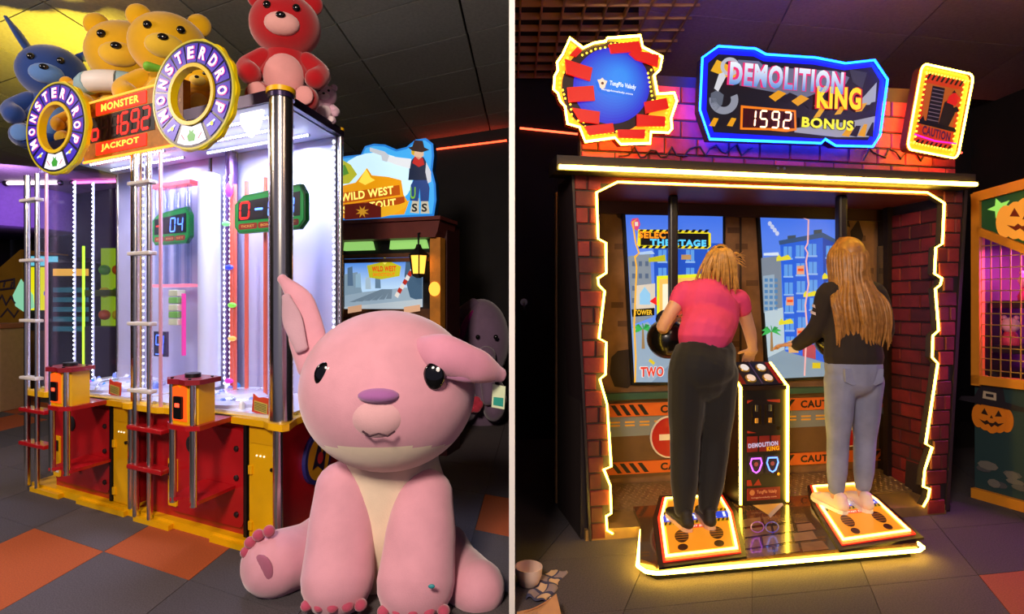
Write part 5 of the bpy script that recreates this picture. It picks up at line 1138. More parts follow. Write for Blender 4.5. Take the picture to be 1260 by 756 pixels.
# lit player pads
def pad(quad, num, dx):
    s_ = sub('player_pad', plat); c = [Vector(qg(*p)) for p in quad]           # bl, br, tr, tl
    def B(u, v): return tuple(c[0].lerp(c[1], u).lerp(c[3].lerp(c[2], u), v))
    cut = [(.0, .0), (1, 0), (1, .62), (.90, 1), (.10, 1), (0, .62)]
    base = [B(*p) for p in [(-.06, -.05), (1.06, -.05), (1.06, .64), (.94, 1.05), (.06, 1.05), (-.06, .64)]]
    MB(GG).prism(base, .0, .012, mat('1a100c', .4)).build('pad_base', parent=s_)
    o = [B(*p) for p in cut]
    m = MB(GG); m.prism(o, .012, .018, em((.9, .03, .01), 1.3)); m.build('red_border', parent=s_)
    m = MB(GG); m.poly([B(*p) for p in [(.035, .03), (.965, .03), (.965, .61), (.87, .97), (.13, .97), (.035, .61)]], .0195, em((1, .55, .03), 1.6)); m.build('glow_border', parent=s_)
    MB(GG).tube([(*B(*p), .022) for p in [(.05, .045), (.95, .045), (.95, .60), (.86, .955), (.14, .955), (.05, .60)]], .007, em((1, .68, .10), 9), 8, closed=True).build('neon_loop', parent=s_, smooth=True)
    m = MB(GG); m.poly([B(*p) for p in [(.09, .08), (.91, .08), (.91, .60), (.83, .92), (.17, .92), (.09, .60)]], .021, em((.93, .30, .015), .85)); m.build('orange_panel', parent=s_)
    def band(v0, v1, k, mt, u0=.06, u1=.94): m.poly([B(u0, v0), B(u1, v0), B(u1, v1), B(u0, v1)], .0225+.0008*k, mt)
    m = MB(GG); band(.46, .70, 0, em('d89a10', .75)); band(.52, .64, 1, em('2a4ae0', .9))
    for k in range(15): u = .07+k*.058; m.poly([B(u, .47), B(u+.028, .47), B(u+.045, .515), B(u+.017, .515)], .0242, em('1a1208', .3)); m.poly([B(u, .645), B(u+.028, .645), B(u+.045, .69), B(u+.017, .69)], .0242, em('1a1208', .3))
    m.build('player_band', parent=s_)
    # lettering follows the pad's own axes
    ux = (Vector(B(.6, .58))-Vector(B(.4, .58)))/.2; vy = (Vector(B(.5, .68))-Vector(B(.5, .48)))/.2
    f = Fr(GG(*B(.5, .58), .0245), (ux.x, ux.y, 0), (vy.x, vy.y, 0), ZU)
    m = MB(f); m.text('PLAYER '+num, 0, 0, .78, .085, 0, em('e8f0ff', 1.1), bold=.05); m.build('lettering', parent=s_)
    f = Fr(GG(*B(.5, .42), .0235), (ux.x, ux.y, 0), (vy.x, vy.y, 0), ZU)
    m = MB(f); m.poly([(-.2, -.028), (.2, -.028), (.23, .03), (-.23, .03)], 0, em((.85, .05, .02), .9)); m.text('START ZONE', 0, 0, .30, .03, .001, em('ffe0c0', 1), bold=.04); m.build('zone_label', parent=s_)
    for u in (.27, .73):
        f = Fr(GG(*B(u, .22), .0235), (ux.x, ux.y, 0), (vy.x, vy.y, 0), ZU); m = MB(f); m.poly(circ(0, .07, .085, .095, 18), 0, mat('4a2416', .4)); m.poly(circ(0, -.085, .06, .045, 14), 0, mat('4a2416', .4))
        for k in range(4): m.poly([(-.08, .01+k*.035), (.08, .01+k*.035), (.08, .016+k*.035), (-.08, .016+k*.035)], .001, em((.93, .30, .015), .5))
        m.build('foot_print', parent=s_)
pad([(816, 696), (912, 684), (897, 611), (806, 616)], '1', 0)
pad([(1036, 675), (1127, 661), (1058, 597), (990, 601)], '2', 0)
# ------------------------------------------------------------------ control kiosk between the players
ko = FC(1.215, .13, PT); GK = Fr(ko, D1, ZU, -D2); FK = Fr(ko, D1, D2)
kk = thing('control_kiosk', 'narrow black control kiosk with neon edges between the two players', 'kiosk', ko)
KW = .155; KH = .72
MB(Fr(ko, D2, ZU, D1)).prism([(0, 0), (.17, 0), (.17, KH+.13), (.0, KH)], -KW, KW, mat('14100f', .4)).build('body', parent=kk)
MB(GK).box(-KW, KW, KH-.02, KH+.005, -.01, .012, mat('3a2412', .4, .3)).build('front_lip', parent=kk)
sl = (D2*.17+ZU*.13).normalized(); GT2 = Fr(ko+ZU*KH, D1, sl, D1.cross(sl))
tp = MB(GT2).box(-KW+.012, KW-.012, .01, .21, .002, .008, mat('1a1a30', .35)).build('control_panel', parent=kk)
for x0, x1, c_ in ((-KW+.013, -KW+.045, 'a01c18'), (KW-.045, KW-.013, 'a01c18'), (-.004, .004, '5a4a80')): m = MB(GT2); m.poly([(x0, .016), (x1, .016), (x1, .2), (x0, .2)], .0096, mat(c_, .4)); m.build('panel_stripe', parent=tp)
for x in (-.058, .058):
    for y in (.06, .15):
        MB(GT2).lathe([(.034, .008), (.034, .013), (.030, .017)], mat('c8a040', .3, .5), 18, GT2.sub(x, y, 0)).build('button_ring', parent=tp, smooth=True)
        MB(GT2).lathe([(.026, .012), (.026, .022), (.018, .027), (0, .028)], em('f0e8e0' if y > .1 else 'f0d0b8', .8), 18, GT2.sub(x, y, 0)).build('button', parent=tp, smooth=True)
for sx in (-1, 1): MB(GK).tube([(sx*(KW+.002), .012, .008), (sx*(KW+.002), KH, .008), (sx*(KW+.002), KH+.125, -.165)], .0085, NEON, 8).build('neon_edge', parent=kk, smooth=True)
def kp(name, build_): m = MB(GK); build_(m); m.build(name, parent=kk)
def slot_art(m):
    m.poly([(-.11, .44), (.11, .44), (.11, .64), (-.11, .64)], .003, mat('1c1210', .4))
    for L in ([(-.11, .62), (-.07, .64), (-.11, .64)], [(.03, .63), (.11, .62), (.11, .64), (.02, .64)], [(-.11, .44), (-.05, .44), (-.11, .455)]): m.poly(ccw(L), .004, mat('b0341a', .5))
kp('slot_plate', slot_art)
for x in (-.05, .04):
    for dx in (-.028, .028): MB(GK).box(x+dx-.003, x+dx+.003, .49, .61, .003, .007, BRASS).build('slot_rail', parent=kk)
    MB(GK).bbox(x-.010, x+.010, .50, .53, .003, .012, .003, mat('d8a040', .4)).build('slot_button', parent=kk); MB(GK).bbox(x-.009, x+.009, .57, .61, .003, .010, .003, STEEL).build('coin_slot', parent=kk)
MB(GK).cyl((.095, .465), .010, .002, .010, BRASS, 12).build('lock', parent=kk); MB(GK).cyl((.095, .185), .010, .002, .010, BRASS, 12).build('lock', parent=kk)
def logo_art(m):
    for x0, x1 in ((-.112, -.04), (-.03, .04), (.05, .112)): m.poly([(x0, .325), (x1, .325), (x1, .42), (x0, .42)], .003, mat('8a1c18', .5))
    m.text('DEMOLITION', -.005, .368, .20, .028, .006, em('c8b8d8', .8), bold=.05, rot=.05); m.text('KING', .06, .342, .085, .028, .007, em('f0a010', .9), bold=.05, rot=.05)
kp('logo_plate', logo_art)
for x, c_ in ((-.052, (.5, .08, .9)), (.058, (.1, .25, 1))):
    def shield(m, x=x, c_=c_):
        m.poly([(x-.048, .19), (x+.048, .19), (x+.048, .30), (x-.048, .30)], .004, mat('3a2c28', .5))
        m.tube([(x-.03, .285, .006), (x+.03, .285, .006), (x+.038, .255, .006), (x+.02, .21, .006), (x, .198, .006), (x-.02, .21, .006), (x-.038, .255, .006)], .004, em(c_, 3), 6, closed=True)
        m.poly(circ(x, .25, .014, n=10), .006, mat('c0605a', .4))
    kp('shield_badge', shield)
def maker(m):
    m.poly([(-.112, .03), (.112, .03), (.112, .105), (-.112, .105)], .003, mat('8a2418', .5)); m.poly(ccw([(-.112, .12), (-.075, .12), (-.085, .155), (-.112, .155)]), .003, mat('b0341a', .5)); m.poly(ccw([(-.07, .12), (-.015, .12), (-.035, .16)]), .003, mat('b0341a', .5))
    m.text('TungPlo Valady', .02, .078, .135, .026, .005, mat('e8a070', .5), bold=.03); m.text('tungplovalady.com', .0, .046, .17, .012, .005, mat('e0b090', .5), bold=.03); m.poly(circ(-.078, .078, .018, n=10), .005, mat('d88a50', .5))
kp('maker_plate', maker)
# ------------------------------------------------------------------ pumpkin crane game at the right edge
hx_ = Vector((.36, -.933, 0)).normalized(); ho = at(1197, 372, 3.85); ho.z = 0
hn = hx_.cross(ZU); GX = Fr(ho, hx_, ZU, hn); FX = Fr(ho, hx_, -hn)
hw = thing('pumpkin_crane_game', 'orange framed halloween crane game with purple lit shelves at the right edge', 'arcade machine', FX(.5, .4, 0))
qx = pxmap(GX, 0)
orange = mat('d98a24', .45, 0, 'orange_frame', noise=.1, scale=8); tealm = mat('1f3a3e', .6)
LW = 1.5
MB(GX).prism([(0, 0), (LW, 0), (LW, 2.2), (.0, 2.0)], -.72, -.70, mat('30104a', .6)).build('back_panel', parent=hw)
MB(GX).prism([(0, .0), (LW, .0), (LW, .78), (0, .78)], -.70, -.02, tealm).build('lower_cabinet', parent=hw)
MB(GX).prism([(-.0, .78), (.02, .78), (.02, 2.0), (.0, 2.0)], -.70, -.0, mat('3a2418', .5)).build('side_panel', parent=hw)
MB(GX).prism([(0, 2.0), (LW, 2.2), (LW, 2.26), (0, 2.06)], -.72, .0, orange).build('roof', parent=hw)
def strip(p0, p1, wd, name='frame_bar', m_=orange, t=.04):
    p0, p1 = Vector(p0), Vector(p1); d = (p1-p0).normalized(); n = Vector((-d.y, d.x))*wd/2
    return MB(GX).prism([tuple(p0-n), tuple(p1-n), tuple(p1+n), tuple(p0+n)], -t, .02, m_).build(name, parent=hw)
strip((.025, .76), (.025, 2.02), .05); strip((0, .80), (LW, .80), .06); strip((.0, 2.02), (LW, 2.22), .06); strip((.03, 1.80), (LW, .98), .05)
strip((0, .03), (LW, .03), .07)
MB(GX).prism([(.05, 1.82), (LW, 1.02), (LW, 2.18), (.05, 2.0)], -.03, -.004, mat('1f5a34', .5)).build('pumpkin_board', parent=hw)
def pumpkin(px, py, r, z, lit, name, fr=GX, qq=qx):
    a, b = qq(px, py); s_ = sub(name, hw)
    O1, O2 = (em('e89030', .9), em('7a1c10', .5)) if lit else (mat('e0801c', .5), mat('2a1408', .6))
    for k in range(-2, 3): m = MB(GX); m.prism(circ(a+k*r*.34, b, r*(.42-.05*abs(k)), r*(.85-.10*abs(k)), 18), z, z+.004+.002*(2-abs(k)), O1); m.build('lobe', parent=s_)
    m = MB(GX)
    for e in (-1, 1): m.poly(ccw([(a+e*r*.16, b+r*.12), (a+e*r*.5, b+r*.18), (a+e*r*.34, b+r*.5)]), z+.010, O2)
    m.poly(ccw([(a-r*.08, b), (a+r*.08, b), (a, b+r*.18)]), z+.010, O2)
    m.poly([(a-r*.6, b-r*.15), (a-r*.3, b-r*.42), (a-r*.15, b-r*.34), (a, b-r*.5), (a+r*.15, b-r*.34), (a+r*.3, b-r*.42), (a+r*.6, b-r*.15), (a+r*.32, b-r*.24), (a+r*.2, b-r*.14), (a+r*.08, b-r*.26), (a-r*.1, b-r*.26), (a-r*.22, b-r*.14), (a-r*.34, b-r*.24)], z+.010, O2); m.build('face', parent=s_)
    return s_, a, b
s_, a, b = pumpkin(1262, 270, .16, 0, True, 'pumpkin_print')
m = MB(GX); a, b = qx(1230, 256); m.poly([(a+.07*(1 if i % 2 else .45)*math.cos(PI/5*i), b+.07*(1 if i % 2 else .45)*math.sin(PI/5*i)) for i in range(10)], .001, em('9ae060', .9)); a, b = qx(1238, 262); m.poly(circ(a, b, .03, .05, 12), .001, em('c0d860', .8)); m.build('star_print', parent=hw)
s_, a, b = pumpkin(1219, 515, .12, -.018, False, 'mural_pumpkin')
m = MB(GX); m.poly([(a-.2, b+.09), (a+.2, b+.07), (a+.18, b+.10), (a+.08, b+.12), (a+.06, b+.26), (a+.02, b+.31), (a-.04, b+.26), (a-.1, b+.13), (a-.18, b+.12)], -.005, mat('1a1420', .6)); m.poly([(a-.05, b+.125), (a+.03, b+.12), (a+.03, b+.17), (a-.045, b+.175)], -.004, mat('b8a890', .5)); m.poly([(a-.03, b+.14), (a+.015, b+.137), (a+.015, b+.158), (a-.03, b+.16)], -.003, mat('1a1420', .6)); m.build('hat_print', parent=s_)
m = MB(GX); rnd = random.Random(8)
for k in range(26): x = .04+rnd.random()*1.3; y = .09+rnd.random()*.15; m.poly(circ(x, y, rnd.uniform(.035, .07), rnd.uniform(.018, .03), 8), -.018+.0003*k, mat(rnd.choice(('5a5a58', '48484c', '6a6660')), .7))
m.build('cobble_print', parent=hw)['kind'] = 'stuff'
m = MB(GX)
for k in range(12): x = .30+k*.06; m.poly([(x, .2), (x+.012, .2), (x+.012, .45), (x+.006, .47), (x, .45)], -.015, mat('14181a', .6))
m.build('fence_print', parent=hw)['kind'] = 'stuff'
# purple lit shelves with prizes behind a wire grid
MB(GX).box(.05, LW, 1.78, 1.80, -.66, -.62, em((.7, .05, 1), 5)).build('purple_tube', parent=hw); MB(GX).box(.05, .07, .85, 1.7, -.66, -.62, em((.85, .05, .8), 4)).build('purple_tube', parent=hw)
hl = area('case_light', GX(.6, 1.7, -.35), GX(.6, 1.0, -.4), .5, (.8, .08, .9), 90); hl.parent = hw; hl.location = GX(.6, 1.7, -.35)-wpos(hw)
for h in (1.03, 1.33): MB(GX).box(.04, LW, h-.05, h, -.60, -.12, mat('1a1422', .5)).build('shelf', parent=hw)
for k, (x, h) in enumerate(((.10, 1.03), (.26, 1.03), (.42, 1.03), (.58, 1.03), (.2, 1.33), (.42, 1.33), (.62, 1.03))):
    f = FX.sub(x, .22, h); s_ = sub('prize_figure', hw)
    MB(f).lathe([(.05, 0), (.055, .03), (.035, .08), (.03, .09), (0, .09)], mat(('d8406a', 'e06a80')[k % 2], .5), 14).build('body', parent=s_, smooth=True); MB(f).ball((0, 0, .135), .052, mat('f0b0d0', .5), 14, 10).build('head', parent=s_, smooth=True)
    for e in (-1, 1): MB(f).ball((e*.035, 0, .185), .016, mat('e890b8', .5), 8, 6).build('ear', parent=s_, smooth=True)
wm_ = mat('c0a040', .4, .5, 'wire')
grid = sub('wire_grid', hw)
for k in range(13): x = .05+k*.055; MB(GX).box(x-.003, x+.003, .82, 1.80-.547*x, -.008, -.002, wm_).build('wire', parent=grid)
for k in range(13):
    h = .87+k*.075; x1 = min(.76, (1.80-h)/.547)
    if x1 > .1: MB(GX).box(.05, x1, h-.003, h+.003, -.008, -.002, wm_).build('wire', parent=grid)
# door or panel strip on the dark wall between the two games
t = thing('black_side_door', 'black panel with two small latches between brick frame and orange game', 'panel', (3.6, 4.9, 0))
f = Fr((3.05, 4.62, 0), D1, ZU, -D2); MB(f).bbox(0, .50, 0, 2.2, -.04, 0, .008, mat('17100f', .6)).build('leaf', parent=t)
for h in (1.0, .78): MB(f).bbox(.05, .09, h-.04, h+.04, 0, .02, .006, STEEL).build('latch', parent=t)
# ------------------------------------------------------------------ bowl, scarf and paper bag on the carpet, lower left of the right room
bc = at(649, 722, 2.62); bc.z = 0
bw = thing('white_bowl', 'round white bowl standing on the carpet beside a checked scarf', 'bowl', (.075, 2.66, 0))
MB(Fr((.078, 2.66, 0), (1, 0, 0), (0, 1, 0))).lathe([(0, .004), (.035, .004), (.04, 0), (.045, .004), (.062, .05), (.065, .085), (.060, .085), (.056, .05), (.03, .015), (0, .012)], mat('e8c8b8', .4, noise=.04), 32).build('shell', parent=bw, smooth=True)
# ------------------------------------------------------------------ the two players, seen from behind
SKIN = mat('d9a283', .5, 0, 'skin', noise=.06, scale=12, sheen=.1)
BK_ = (0, -1, 0)
def V3(p): return tuple(p)
def hand(mb, wrist, d, back, side, scale=1.0, curl=.35, spread=.16):
    """palm and five bent fingers; d points along the hand, back out of its back, side (+1/-1) where the thumb leaves"""
    d = Vector(d).normalized(); back = Vector(back); back = (back-d*back.dot(d)).normalized(); sx = d.cross(back)*side; w_ = Vector(wrist); k = scale
    pc = w_+d*.045*k
    mb.limb([V3(w_-d*.02*k), V3(w_+d*.02*k), V3(w_+d*.07*k)], [(.024*k, .018*k), (.036*k, .016*k), (.038*k, .013*k)], up=V3(back))
    for i, (off, L, r) in enumerate(((.028, .068, .0088), (.010, .076, .009), (-.009, .071, .0088), (-.027, .056, .008))):
        b = w_+d*.085*k+sx*off*k; dd = (d+sx*off*spread*14).normalized(); p1 = b+dd*L*.45*k-back*curl*.012*k; p2 = p1+(dd-back*curl).normalized()*L*.33*k; p3 = p2+(dd-back*curl*1.7).normalized()*L*.26*k
        mb.limb([V3(b-dd*.02*k), V3(p1), V3(p2), V3(p3)], [r*k*1.05, r*k, r*k*.92, r*k*.8], seg=8, sub=3, up=V3(back))
    t0 = w_+d*.025*k+sx*.028*k; dd = (d*.65+sx*.75).normalized()
    mb.limb([V3(t0-dd*.01), V3(t0+dd*.03*k), V3(t0+dd*.03*k+(dd+d*.5).normalized()*.03*k)], [.012*k, .0105*k, .009*k], seg=8, sub=3, up=V3(back))
def person(name, label, J, skin, look):
    base = (J['la']+J['ra'])/2; base = Vector((base.x, base.y, PT+.02)); t = thing(name, label, 'person', base)
    m = MB(); hc = J['head']; L = look
    f_ = Vector(L).normalized(); r_ = f_.cross(ZU).normalized(); u_ = r_.cross(f_); R = Matrix((r_, f_, u_)).transposed()
    def H(x, y, z): return V3(hc+r_*x+f_*y+u_*z)
    m.ball(V3(hc), (.075, .094, .108), None, 24, 16, R); m.ball(H(0, .03, -.06), (.056, .062, .062), None, 18, 12, R)
    m.limb([H(0, .09, .015), H(0, .108, -.018), H(0, .098, -.026)], [.009, .014, .011], seg=8)                      # nose
    for s in (-1, 1): m.ball(H(s*.077, -.005, -.012), (.010, .02, .03), None, 10, 8, R)                             # ears
    m.ball(H(0, .085, -.062), (.024, .010, .008), None, 10, 6, R)                                                    # lips
    m.limb([V3(hc-u_*.05-f_*.02), V3(J['neck']), V3(J['chest'])], [(.048, .05), (.05, .05), (.08, .055)], up=BK_)
    m.limb([V3(J['chest']), V3(J['waist']), V3(J['pelvis'])], [(.11, .06), (.10, .06), (.11, .07)], up=BK_)
    for s in 'lr':
        m.limb([V3(J[s+'s']), V3(J[s+'e']), V3(J[s+'w'])], [.047, .037, .026], up=(0, 1, .2))
        hand(m, J[s+'w'], J[s+'d'], J[s+'b'], J[s+'t'], 1.0, J.get(s+'c', .35))
        m.limb([V3(J[s+'h']), V3(J[s+'k']), V3(J[s+'a'])], [.065, .042, .032], up=BK_)
        m.limb([V3(J[s+'a']), V3(J[s+'a']+ZU*(PT+.07-J[s+'a'].z)), V3(J[s+'a']+J['toe']*.10+ZU*(PT+.06-J[s+'a'].z))], [.030, .026, .018], seg=10)
    body = m.build('body', skin, t); fuse(body, .006, 5)
    for s in (-1, 1): MB().ball(H(s*.033, .088, .012), .011, mat('e8e4e0', .3), 10, 8).build('eye', parent=t, smooth='all'); MB().ball(H(s*.033, .0965, .012), .006, mat('3a2a1c', .3), 8, 6).build('iris', parent=t, smooth='all')
    return t, H, R
def cloth(name, t, m, mt, voxel=.008, it=4): o = m.build(name, mt, t); return fuse(o, voxel, it)
def shoe(t, ank, toe, mt, sole, ankle_h=.06):
    g0 = Vector((ank.x, ank.y, PT+.024)); s_ = sub('shoe', t); h = g0-toe*.055
    m = MB(); m.limb([V3(h+ZU*.045), V3(g0+toe*.05+ZU*.045), V3(g0+toe*.13+ZU*.034), V3(g0+toe*.175+ZU*.028)], [(.034, .036), (.038, .040), (.042, .028), (.036, .02)]); m.limb([V3(h+toe*.015+ZU*.04), V3(h+toe*.02+ZU*.085)], [(.034, .04), (.032, .038)], up=BK_)
    o = m.build('upper', mt, s_); fuse(o, .006, 3)
    x = toe.cross(ZU); pts = []
    for u, v in ((-.045, .030), (.03, .034), (.10, .042), (.16, .042), (.205, .026), (.215, 0), (.205, -.026), (.16, -.042), (.10, -.042), (.03, -.034), (-.045, -.030), (-.066, -.016), (-.066, .016)): pts.append((u-.01, v))
    MB(Fr(g0, toe, ZU.cross(toe), ZU)).prism(pts, 0, .022, sole).build('sole', parent=s_)
# --- left player: pink top, black joggers, pony tail
toe = Vector((-.10, .995, 0)).normalized()
J = dict(head=at(886, 327, 3.40), neck=at(880, 350, 3.36), chest=at(874, 372, 3.31), waist=at(868, 415, 3.20), pelvis=at(864, 445, 3.14),
         ls=at(842, 358, 3.33), le=at(815, 403, 3.36), lw=at(829, 394, 3.50), ld=(.12, .25, -.05), lb=(-.5, .2, .6), lt=1, lc=.8,
         rs=at(909, 368, 3.36), re=at(922, 406, 3.44), rw=at(926, 430, 3.50), rd=(.10, .55, -.30), rb=(.1, .35, .9), rt=-1, rc=.3,
         lh=at(846, 455, 3.14), lk=at(843, 545, 3.15), la=at(841, 634, 3.06), rh=at(884, 455, 3.16), rk=at(879, 545, 3.18), ra=at(871, 631, 3.09), toe=toe)
t, H, R = person('person', 'player in pink cap-sleeve top and black joggers leaning over the kiosk', J, SKIN, (.30, .85, -.30))
pink = mat('e8447c', .8, 0, 'pink_jersey', noise=.12, scale=9, bump=.35, bscale=26)
m = MB(); m.limb([V3(J['neck']-ZU*.015), V3(J['chest']+ZU*.02), V3(J['chest']-ZU*.08), V3(J['waist']+ZU*.02), V3(J['waist']-ZU*.0)], [(.075, .07), (.165, .115), (.165, .125), (.15, .128), (.152, .128)], up=BK_, sub=6)
m.limb([V3(J['ls']+Vector((.05, 0, .0))), V3(J['ls']), V3(J['ls']+(J['le']-J['ls'])*.25)], [.055, .058, .056], up=(0, 1, .2)); m.limb([V3(J['rs']-Vector((.05, 0, 0))), V3(J['rs']), V3(J['rs']+(J['re']-J['rs'])*.3)], [.055, .058, .055], up=(0, 1, .2))
cloth('top', t, m, pink)
blackc = mat('120e11', .85, 0, 'black_jersey', noise=.2, scale=6, bump=.4, bscale=18, sheen=.2)
m = MB(); m.limb([V3(J['waist']-ZU*.03), V3(J['waist']-ZU*.08), V3(J['pelvis']-ZU*.05), V3(J['pelvis']-ZU*.10)], [(.135, .105), (.17, .13), (.185, .145), (.16, .125)], up=BK_, sub=6)
for s in 'lr': m.limb([V3(J[s+'h']-ZU*.02), V3((J[s+'h']+J[s+'k'])/2), V3(J[s+'k']), V3((J[s+'k']+J[s+'a'])/2), V3(J[s+'a']+ZU*.03)], [(.106, .115), (.10, .106), (.082, .086), (.074, .076), (.050, .054)], up=BK_, sub=6)
cloth('joggers', t, m, blackc)
for s in 'lr': shoe(t, J[s+'a']+Vector((0, .0, 0)), toe if s == 'l' else Vector((.12, .99, 0)).normalized(), mat('201a1a', .7), mat('d8a890', .6))
def strands(name, t, mt, paths, r0, cap=None, seg=6):
    m = MB()
    if cap: cap(m)
    for p, r in paths: m.limb([V3(q) for q in p], [r*.9]+[r]*(len(p)-2)+[r*.35], seg=seg, sub=4, up=(0, 1, .3))
    o = m.build(name, mt, t, smooth='all'); return o
hair1 = mat('cf9648', .42, 0, 'blond_hair', noise=.35, scale=40, spec=.4); rnd = random.Random(2)
paths = []
for k in range(64):                                            # scalp hair drawn to the tie at the back of the head
    a = rnd.uniform(-PI, PI); b = rnd.uniform(.2, 1.45); st = (math.sin(a)*math.sin(b)*.088, math.cos(a)*math.sin(b)*.100+.0, math.cos(b)*.118)
    if st[1] > .075: continue
    tie = (.0, -.115, .045); mid = tuple((x+y)/2*1.14 for x, y in zip(st, tie)); paths.append(([Vector(H(*st)), Vector(H(*mid)), Vector(H(*tie))], .013))
for k in range(46):                                            # loose pony tail
    a = rnd.uniform(-1, 1); L_ = rnd.uniform(.14, .25); p0 = Vector(H(rnd.uniform(-.02, .02), -.115, .045)); p1 = Vector(H(a*.05, -.16, .03)); p2 = p1+Vector((a*.05-.015, -.01, -L_*.45)); p3 = p2+Vector((a*.02+rnd.uniform(-.02, .02), .02, -L_*.55)); paths.append(([p0, p1, p2, p3], rnd.uniform(.006, .011)))
for k in range(14): p0 = Vector(H(.06, .0, rnd.uniform(.0, .09))); paths.append(([p0, p0+Vector((.03, -.01, rnd.uniform(-.01, .03))), p0+Vector((rnd.uniform(.05, .085), -.02, rnd.uniform(-.05, .05)))], .003))
strands('hair', t, hair1, paths, .01, lambda m: m.ball(H(0, -.012, .022), (.082, .092, .098), None, 24, 16, R))
MB().tube([H(.022*math.cos(i*PI/6), -.122, .045+.022*math.sin(i*PI/6)) for i in range(12)], .007, mat('2a1a1a', .6), 6, closed=True).build('hair_tie', parent=t, smooth=True)
# --- right player: dark sweater, light jeans, very long hair
toe2 = Vector((.05, .998, 0)).normalized()
J = dict(head=at(1043, 318, 3.40), neck=at(1044, 345, 3.37), chest=at(1047, 372, 3.37), waist=at(1049, 418, 3.35), pelvis=at(1050, 450, 3.34),
         ls=at(1019, 362, 3.37), le=at(1006, 403, 3.42), lw=at(982, 424, 3.56), ld=(-.45, .55, -.05), lb=(.0, .2, 1), lt=1, lc=.5,
         rs=at(1076, 362, 3.38), re=at(1088, 406, 3.42), rw=at(1072, 420, 3.60), rd=(-.2, .6, .1), rb=(.2, .2, 1), rt=-1, rc=.5,
         lh=at(1034, 462, 3.34), lk=at(1031, 545, 3.34), la=at(1029, 610, 3.31), rh=at(1067, 462, 3.35), rk=at(1064, 545, 3.36), ra=at(1062, 606, 3.33), toe=toe2)
t, H, R = person('person', 'player with waist-length light brown hair in dark sweater and pale jeans', J, SKIN, (-.05, 1, -.06))
sweat = mat('2c211d', .9, 0, 'sweater', noise=.2, scale=9, bump=.4, bscale=22); jean = mat('8d93b4', .85, 0, 'denim', noise=.25, scale=7, bump=.4, bscale=30)
m = MB(); m.limb([V3(J['neck']-ZU*.02), V3(J['chest']+ZU*.03), V3(J['chest']-ZU*.08), V3(J['waist']), V3(J['pelvis']+ZU*.05)], [(.07, .07), (.155, .105), (.15, .11), (.155, .12), (.165, .13)], up=BK_, sub=6)
for s in 'lr': m.limb([V3(J[s+'s']+(Vector((.05, 0, 0)) if s == 'l' else Vector((-.05, 0, 0)))), V3(J[s+'s']), V3(J[s+'e']), V3(J[s+'w'])], [.06, .066, .055, .042], up=(0, 1, .2))
cloth('sweater', t, m, sweat)
u0 = J['ls']; d_ = (J['le']-u0).normalized(); band = mat('d8c8d0', .8)
for k in (.085, .125): p = u0+d_*k; MB().tube([V3(p-d_*.008), V3(p+d_*.008)], .068-.05*k, band, 20).build('sleeve_stripe', parent=t, smooth=True)
m = MB(); m.limb([V3(J['pelvis']+ZU*.08), V3(J['pelvis']), V3(J['pelvis']-ZU*.07)], [(.145, .11), (.158, .128), (.15, .12)], up=BK_, sub=6)
for s in 'lr': m.limb([V3(J[s+'h']-ZU*.03), V3((J[s+'h']+J[s+'k'])/2), V3(J[s+'k']), V3((J[s+'k']+J[s+'a'])/2), V3(J[s+'a']+ZU*.04)], [(.084, .10), (.076, .084), (.058, .064), (.054, .06), (.042, .046)], up=BK_, sub=6)
jo = cloth('jeans', t, m, jean)
for s, px in ((-1, 1036), (1, 1063)):
    c_ = at(px, 461, 3.34); f = Fr((c_.x, 3.34-.106, c_.z), (1, 0, 0), (0, 0, 1), (0, -1, 0)); MB(f).prism([(-.045, .045), (-.042, -.03), (0, -.05), (.042, -.03), (.045, .045)], -.03, .003, jean).build('back_pocket', parent=t)
for s in 'lr': shoe(t, J[s+'a'], Vector((-.12, .99, 0)).normalized() if s == 'l' else Vector((.14, .99, 0)).normalized(), mat('ecd2ca', .6), mat('f4ece8', .6))
hair2 = mat('b47c3e', .40, 0, 'brown_hair', noise=.4, scale=34, spec=.45); paths = []; rnd = random.Random(5); hc = J['head']
for k in range(120):
    th = rnd.uniform(-1.75, 1.75); lay_ = rnd.uniform(0, 1); s_, c_ = math.sin(th), math.cos(th); g_ = .012*lay_
    top = hc+Vector((s_*.03, .02-.03*c_, .115)); eq = hc+Vector((s_*(.090+g_), -c_*(.100+g_)+.01, .02)); nk = hc+Vector((s_*(.095+g_), -c_*.105-.01, -.12))
    wv = rnd.uniform(-.012, .012); ln = rnd.uniform(.40, .50)-.10*abs(s_)*rnd.random(); fan = .13+.03*rnd.random()
    sh = hc+Vector((s_*fan+.006+wv, -max(.10, c_*.15)-.015*lay_, -.26)); en = hc+Vector((s_*fan*1.0+.025-wv, -max(.12, c_*.155)-.01*lay_, -ln-.05))
    md = (sh+en)/2+Vector((wv*1.5, -.012, 0)); paths.append(([top, eq, nk, sh, md, en], rnd.uniform(.009, .016)))
strands('hair', t, hair2, paths, .012, lambda m: m.ball(V3(hc+Vector((0, -.006, .02))), (.088, .104, .108), None, 24, 16))
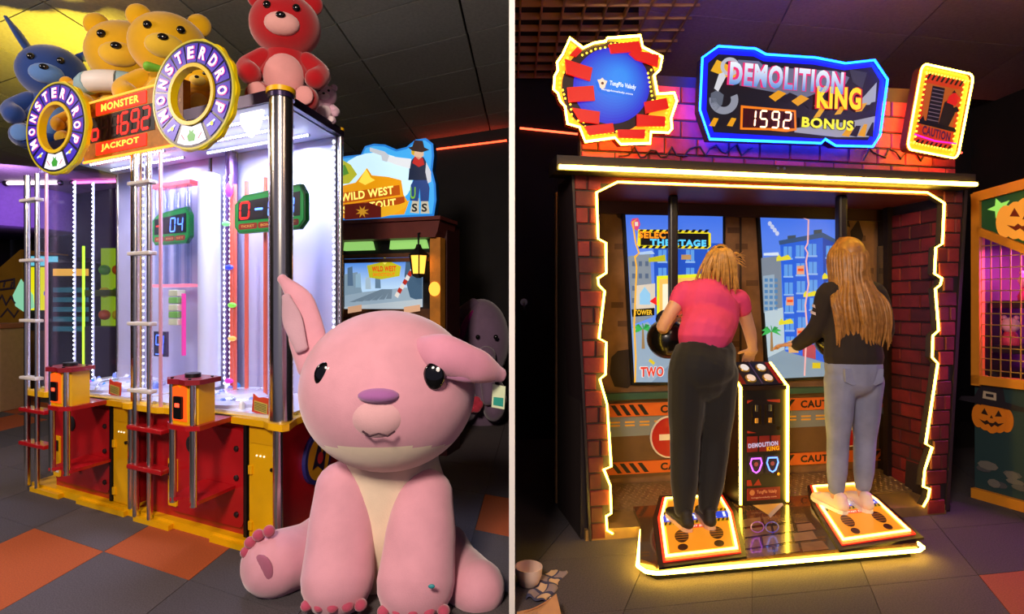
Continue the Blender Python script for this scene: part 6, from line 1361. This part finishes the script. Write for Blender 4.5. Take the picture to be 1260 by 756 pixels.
# checked scarf: a folded woven strip, and a brown paper bag
sc = thing('checked_scarf', 'blue and tan checked scarf lying folded on the carpet beside the bowl', 'scarf', (.17, 2.56, 0))
f = Fr((.055, 2.52, 0), Vector((.38, .925, 0)), Vector((-.925, .38, 0)))
cm = [mat(c, .95, 0, 'woven', bump=.4, bscale=300) for c in ('c8a888', '3a3a58', '8a7878')]
m = MB(f); NX, NY = 32, 12
def zs(x, y): return .010+.006*math.sin(x*38+y*30)+.004*math.sin(y*95+x*12)
vs = [(i*.30/NX+.008*math.sin(j*.7), -.005-j*.095/NY+.010*math.sin(i*.35), max(.004, zs(i*.30/NX, j*.1/NY))*(0.35 if j in (0, NY) else 1)) for j in range(NY+1) for i in range(NX+1)]
lo_ = [(v[0], v[1], .001) for v in vs]; n_ = len(vs)
for j in range(NY):
    for i in range(NX):
        q = (j*(NX+1)+i, j*(NX+1)+i+1, (j+1)*(NX+1)+i+1, (j+1)*(NX+1)+i); ck = cm[1] if (i % 8 in (0, 1)) or (j % 6 in (0,)) else (cm[0] if ((i//8)+(j//6)) % 2 else cm[2])
        m.add([vs[k] for k in q], [(0, 1, 2, 3)], ck)
cl_ = m.build('cloth', parent=sc, smooth='all'); bm = bmesh.new(); bm.from_mesh(cl_.data); bmesh.ops.remove_doubles(bm, verts=bm.verts, dist=1e-5); bmesh.ops.recalc_face_normals(bm, faces=bm.faces); bm.to_mesh(cl_.data); bm.free(); sm_ = cl_.modifiers.new('thickness', 'SOLIDIFY'); sm_.thickness = .003
MB(f).box(.03, .06, -.13, -.10, .001, .004, mat('e8dcc8', .7)).build('care_tag', parent=sc)
bg = thing('paper_bag', 'crumpled brown paper bag cut off by the bottom edge of the picture', 'bag', (.13, 2.30, 0))
kraft = mat('c08a5c', .85, 0, 'kraft', noise=.12, scale=12, bump=.3, bscale=20)
b_ = [(.02, 2.22, 0), (.20, 2.22, 0), (.19, 2.40, 0), (.03, 2.36, 0)]; t_ = [(.02, 2.24, .075), (.195, 2.24, .085), (.185, 2.37, .105), (.02, 2.33, .05)]
m = MB(); m.add(b_+t_+[(.10, 2.23, .10), (.11, 2.35, .06)], [(3, 2, 1, 0), (0, 1, 5, 8, 4), (1, 2, 6, 5), (2, 3, 7, 9, 6), (3, 0, 4, 7), (4, 8, 9, 7), (8, 5, 6, 9)], kraft); m.build('body', parent=bg)
m = MB(); m.tube([(.05, 2.30, .065), (.10, 2.32, .075), (.16, 2.33, .10)], .003, mat('a06a40', .8), 5); m.build('fold', parent=bg)
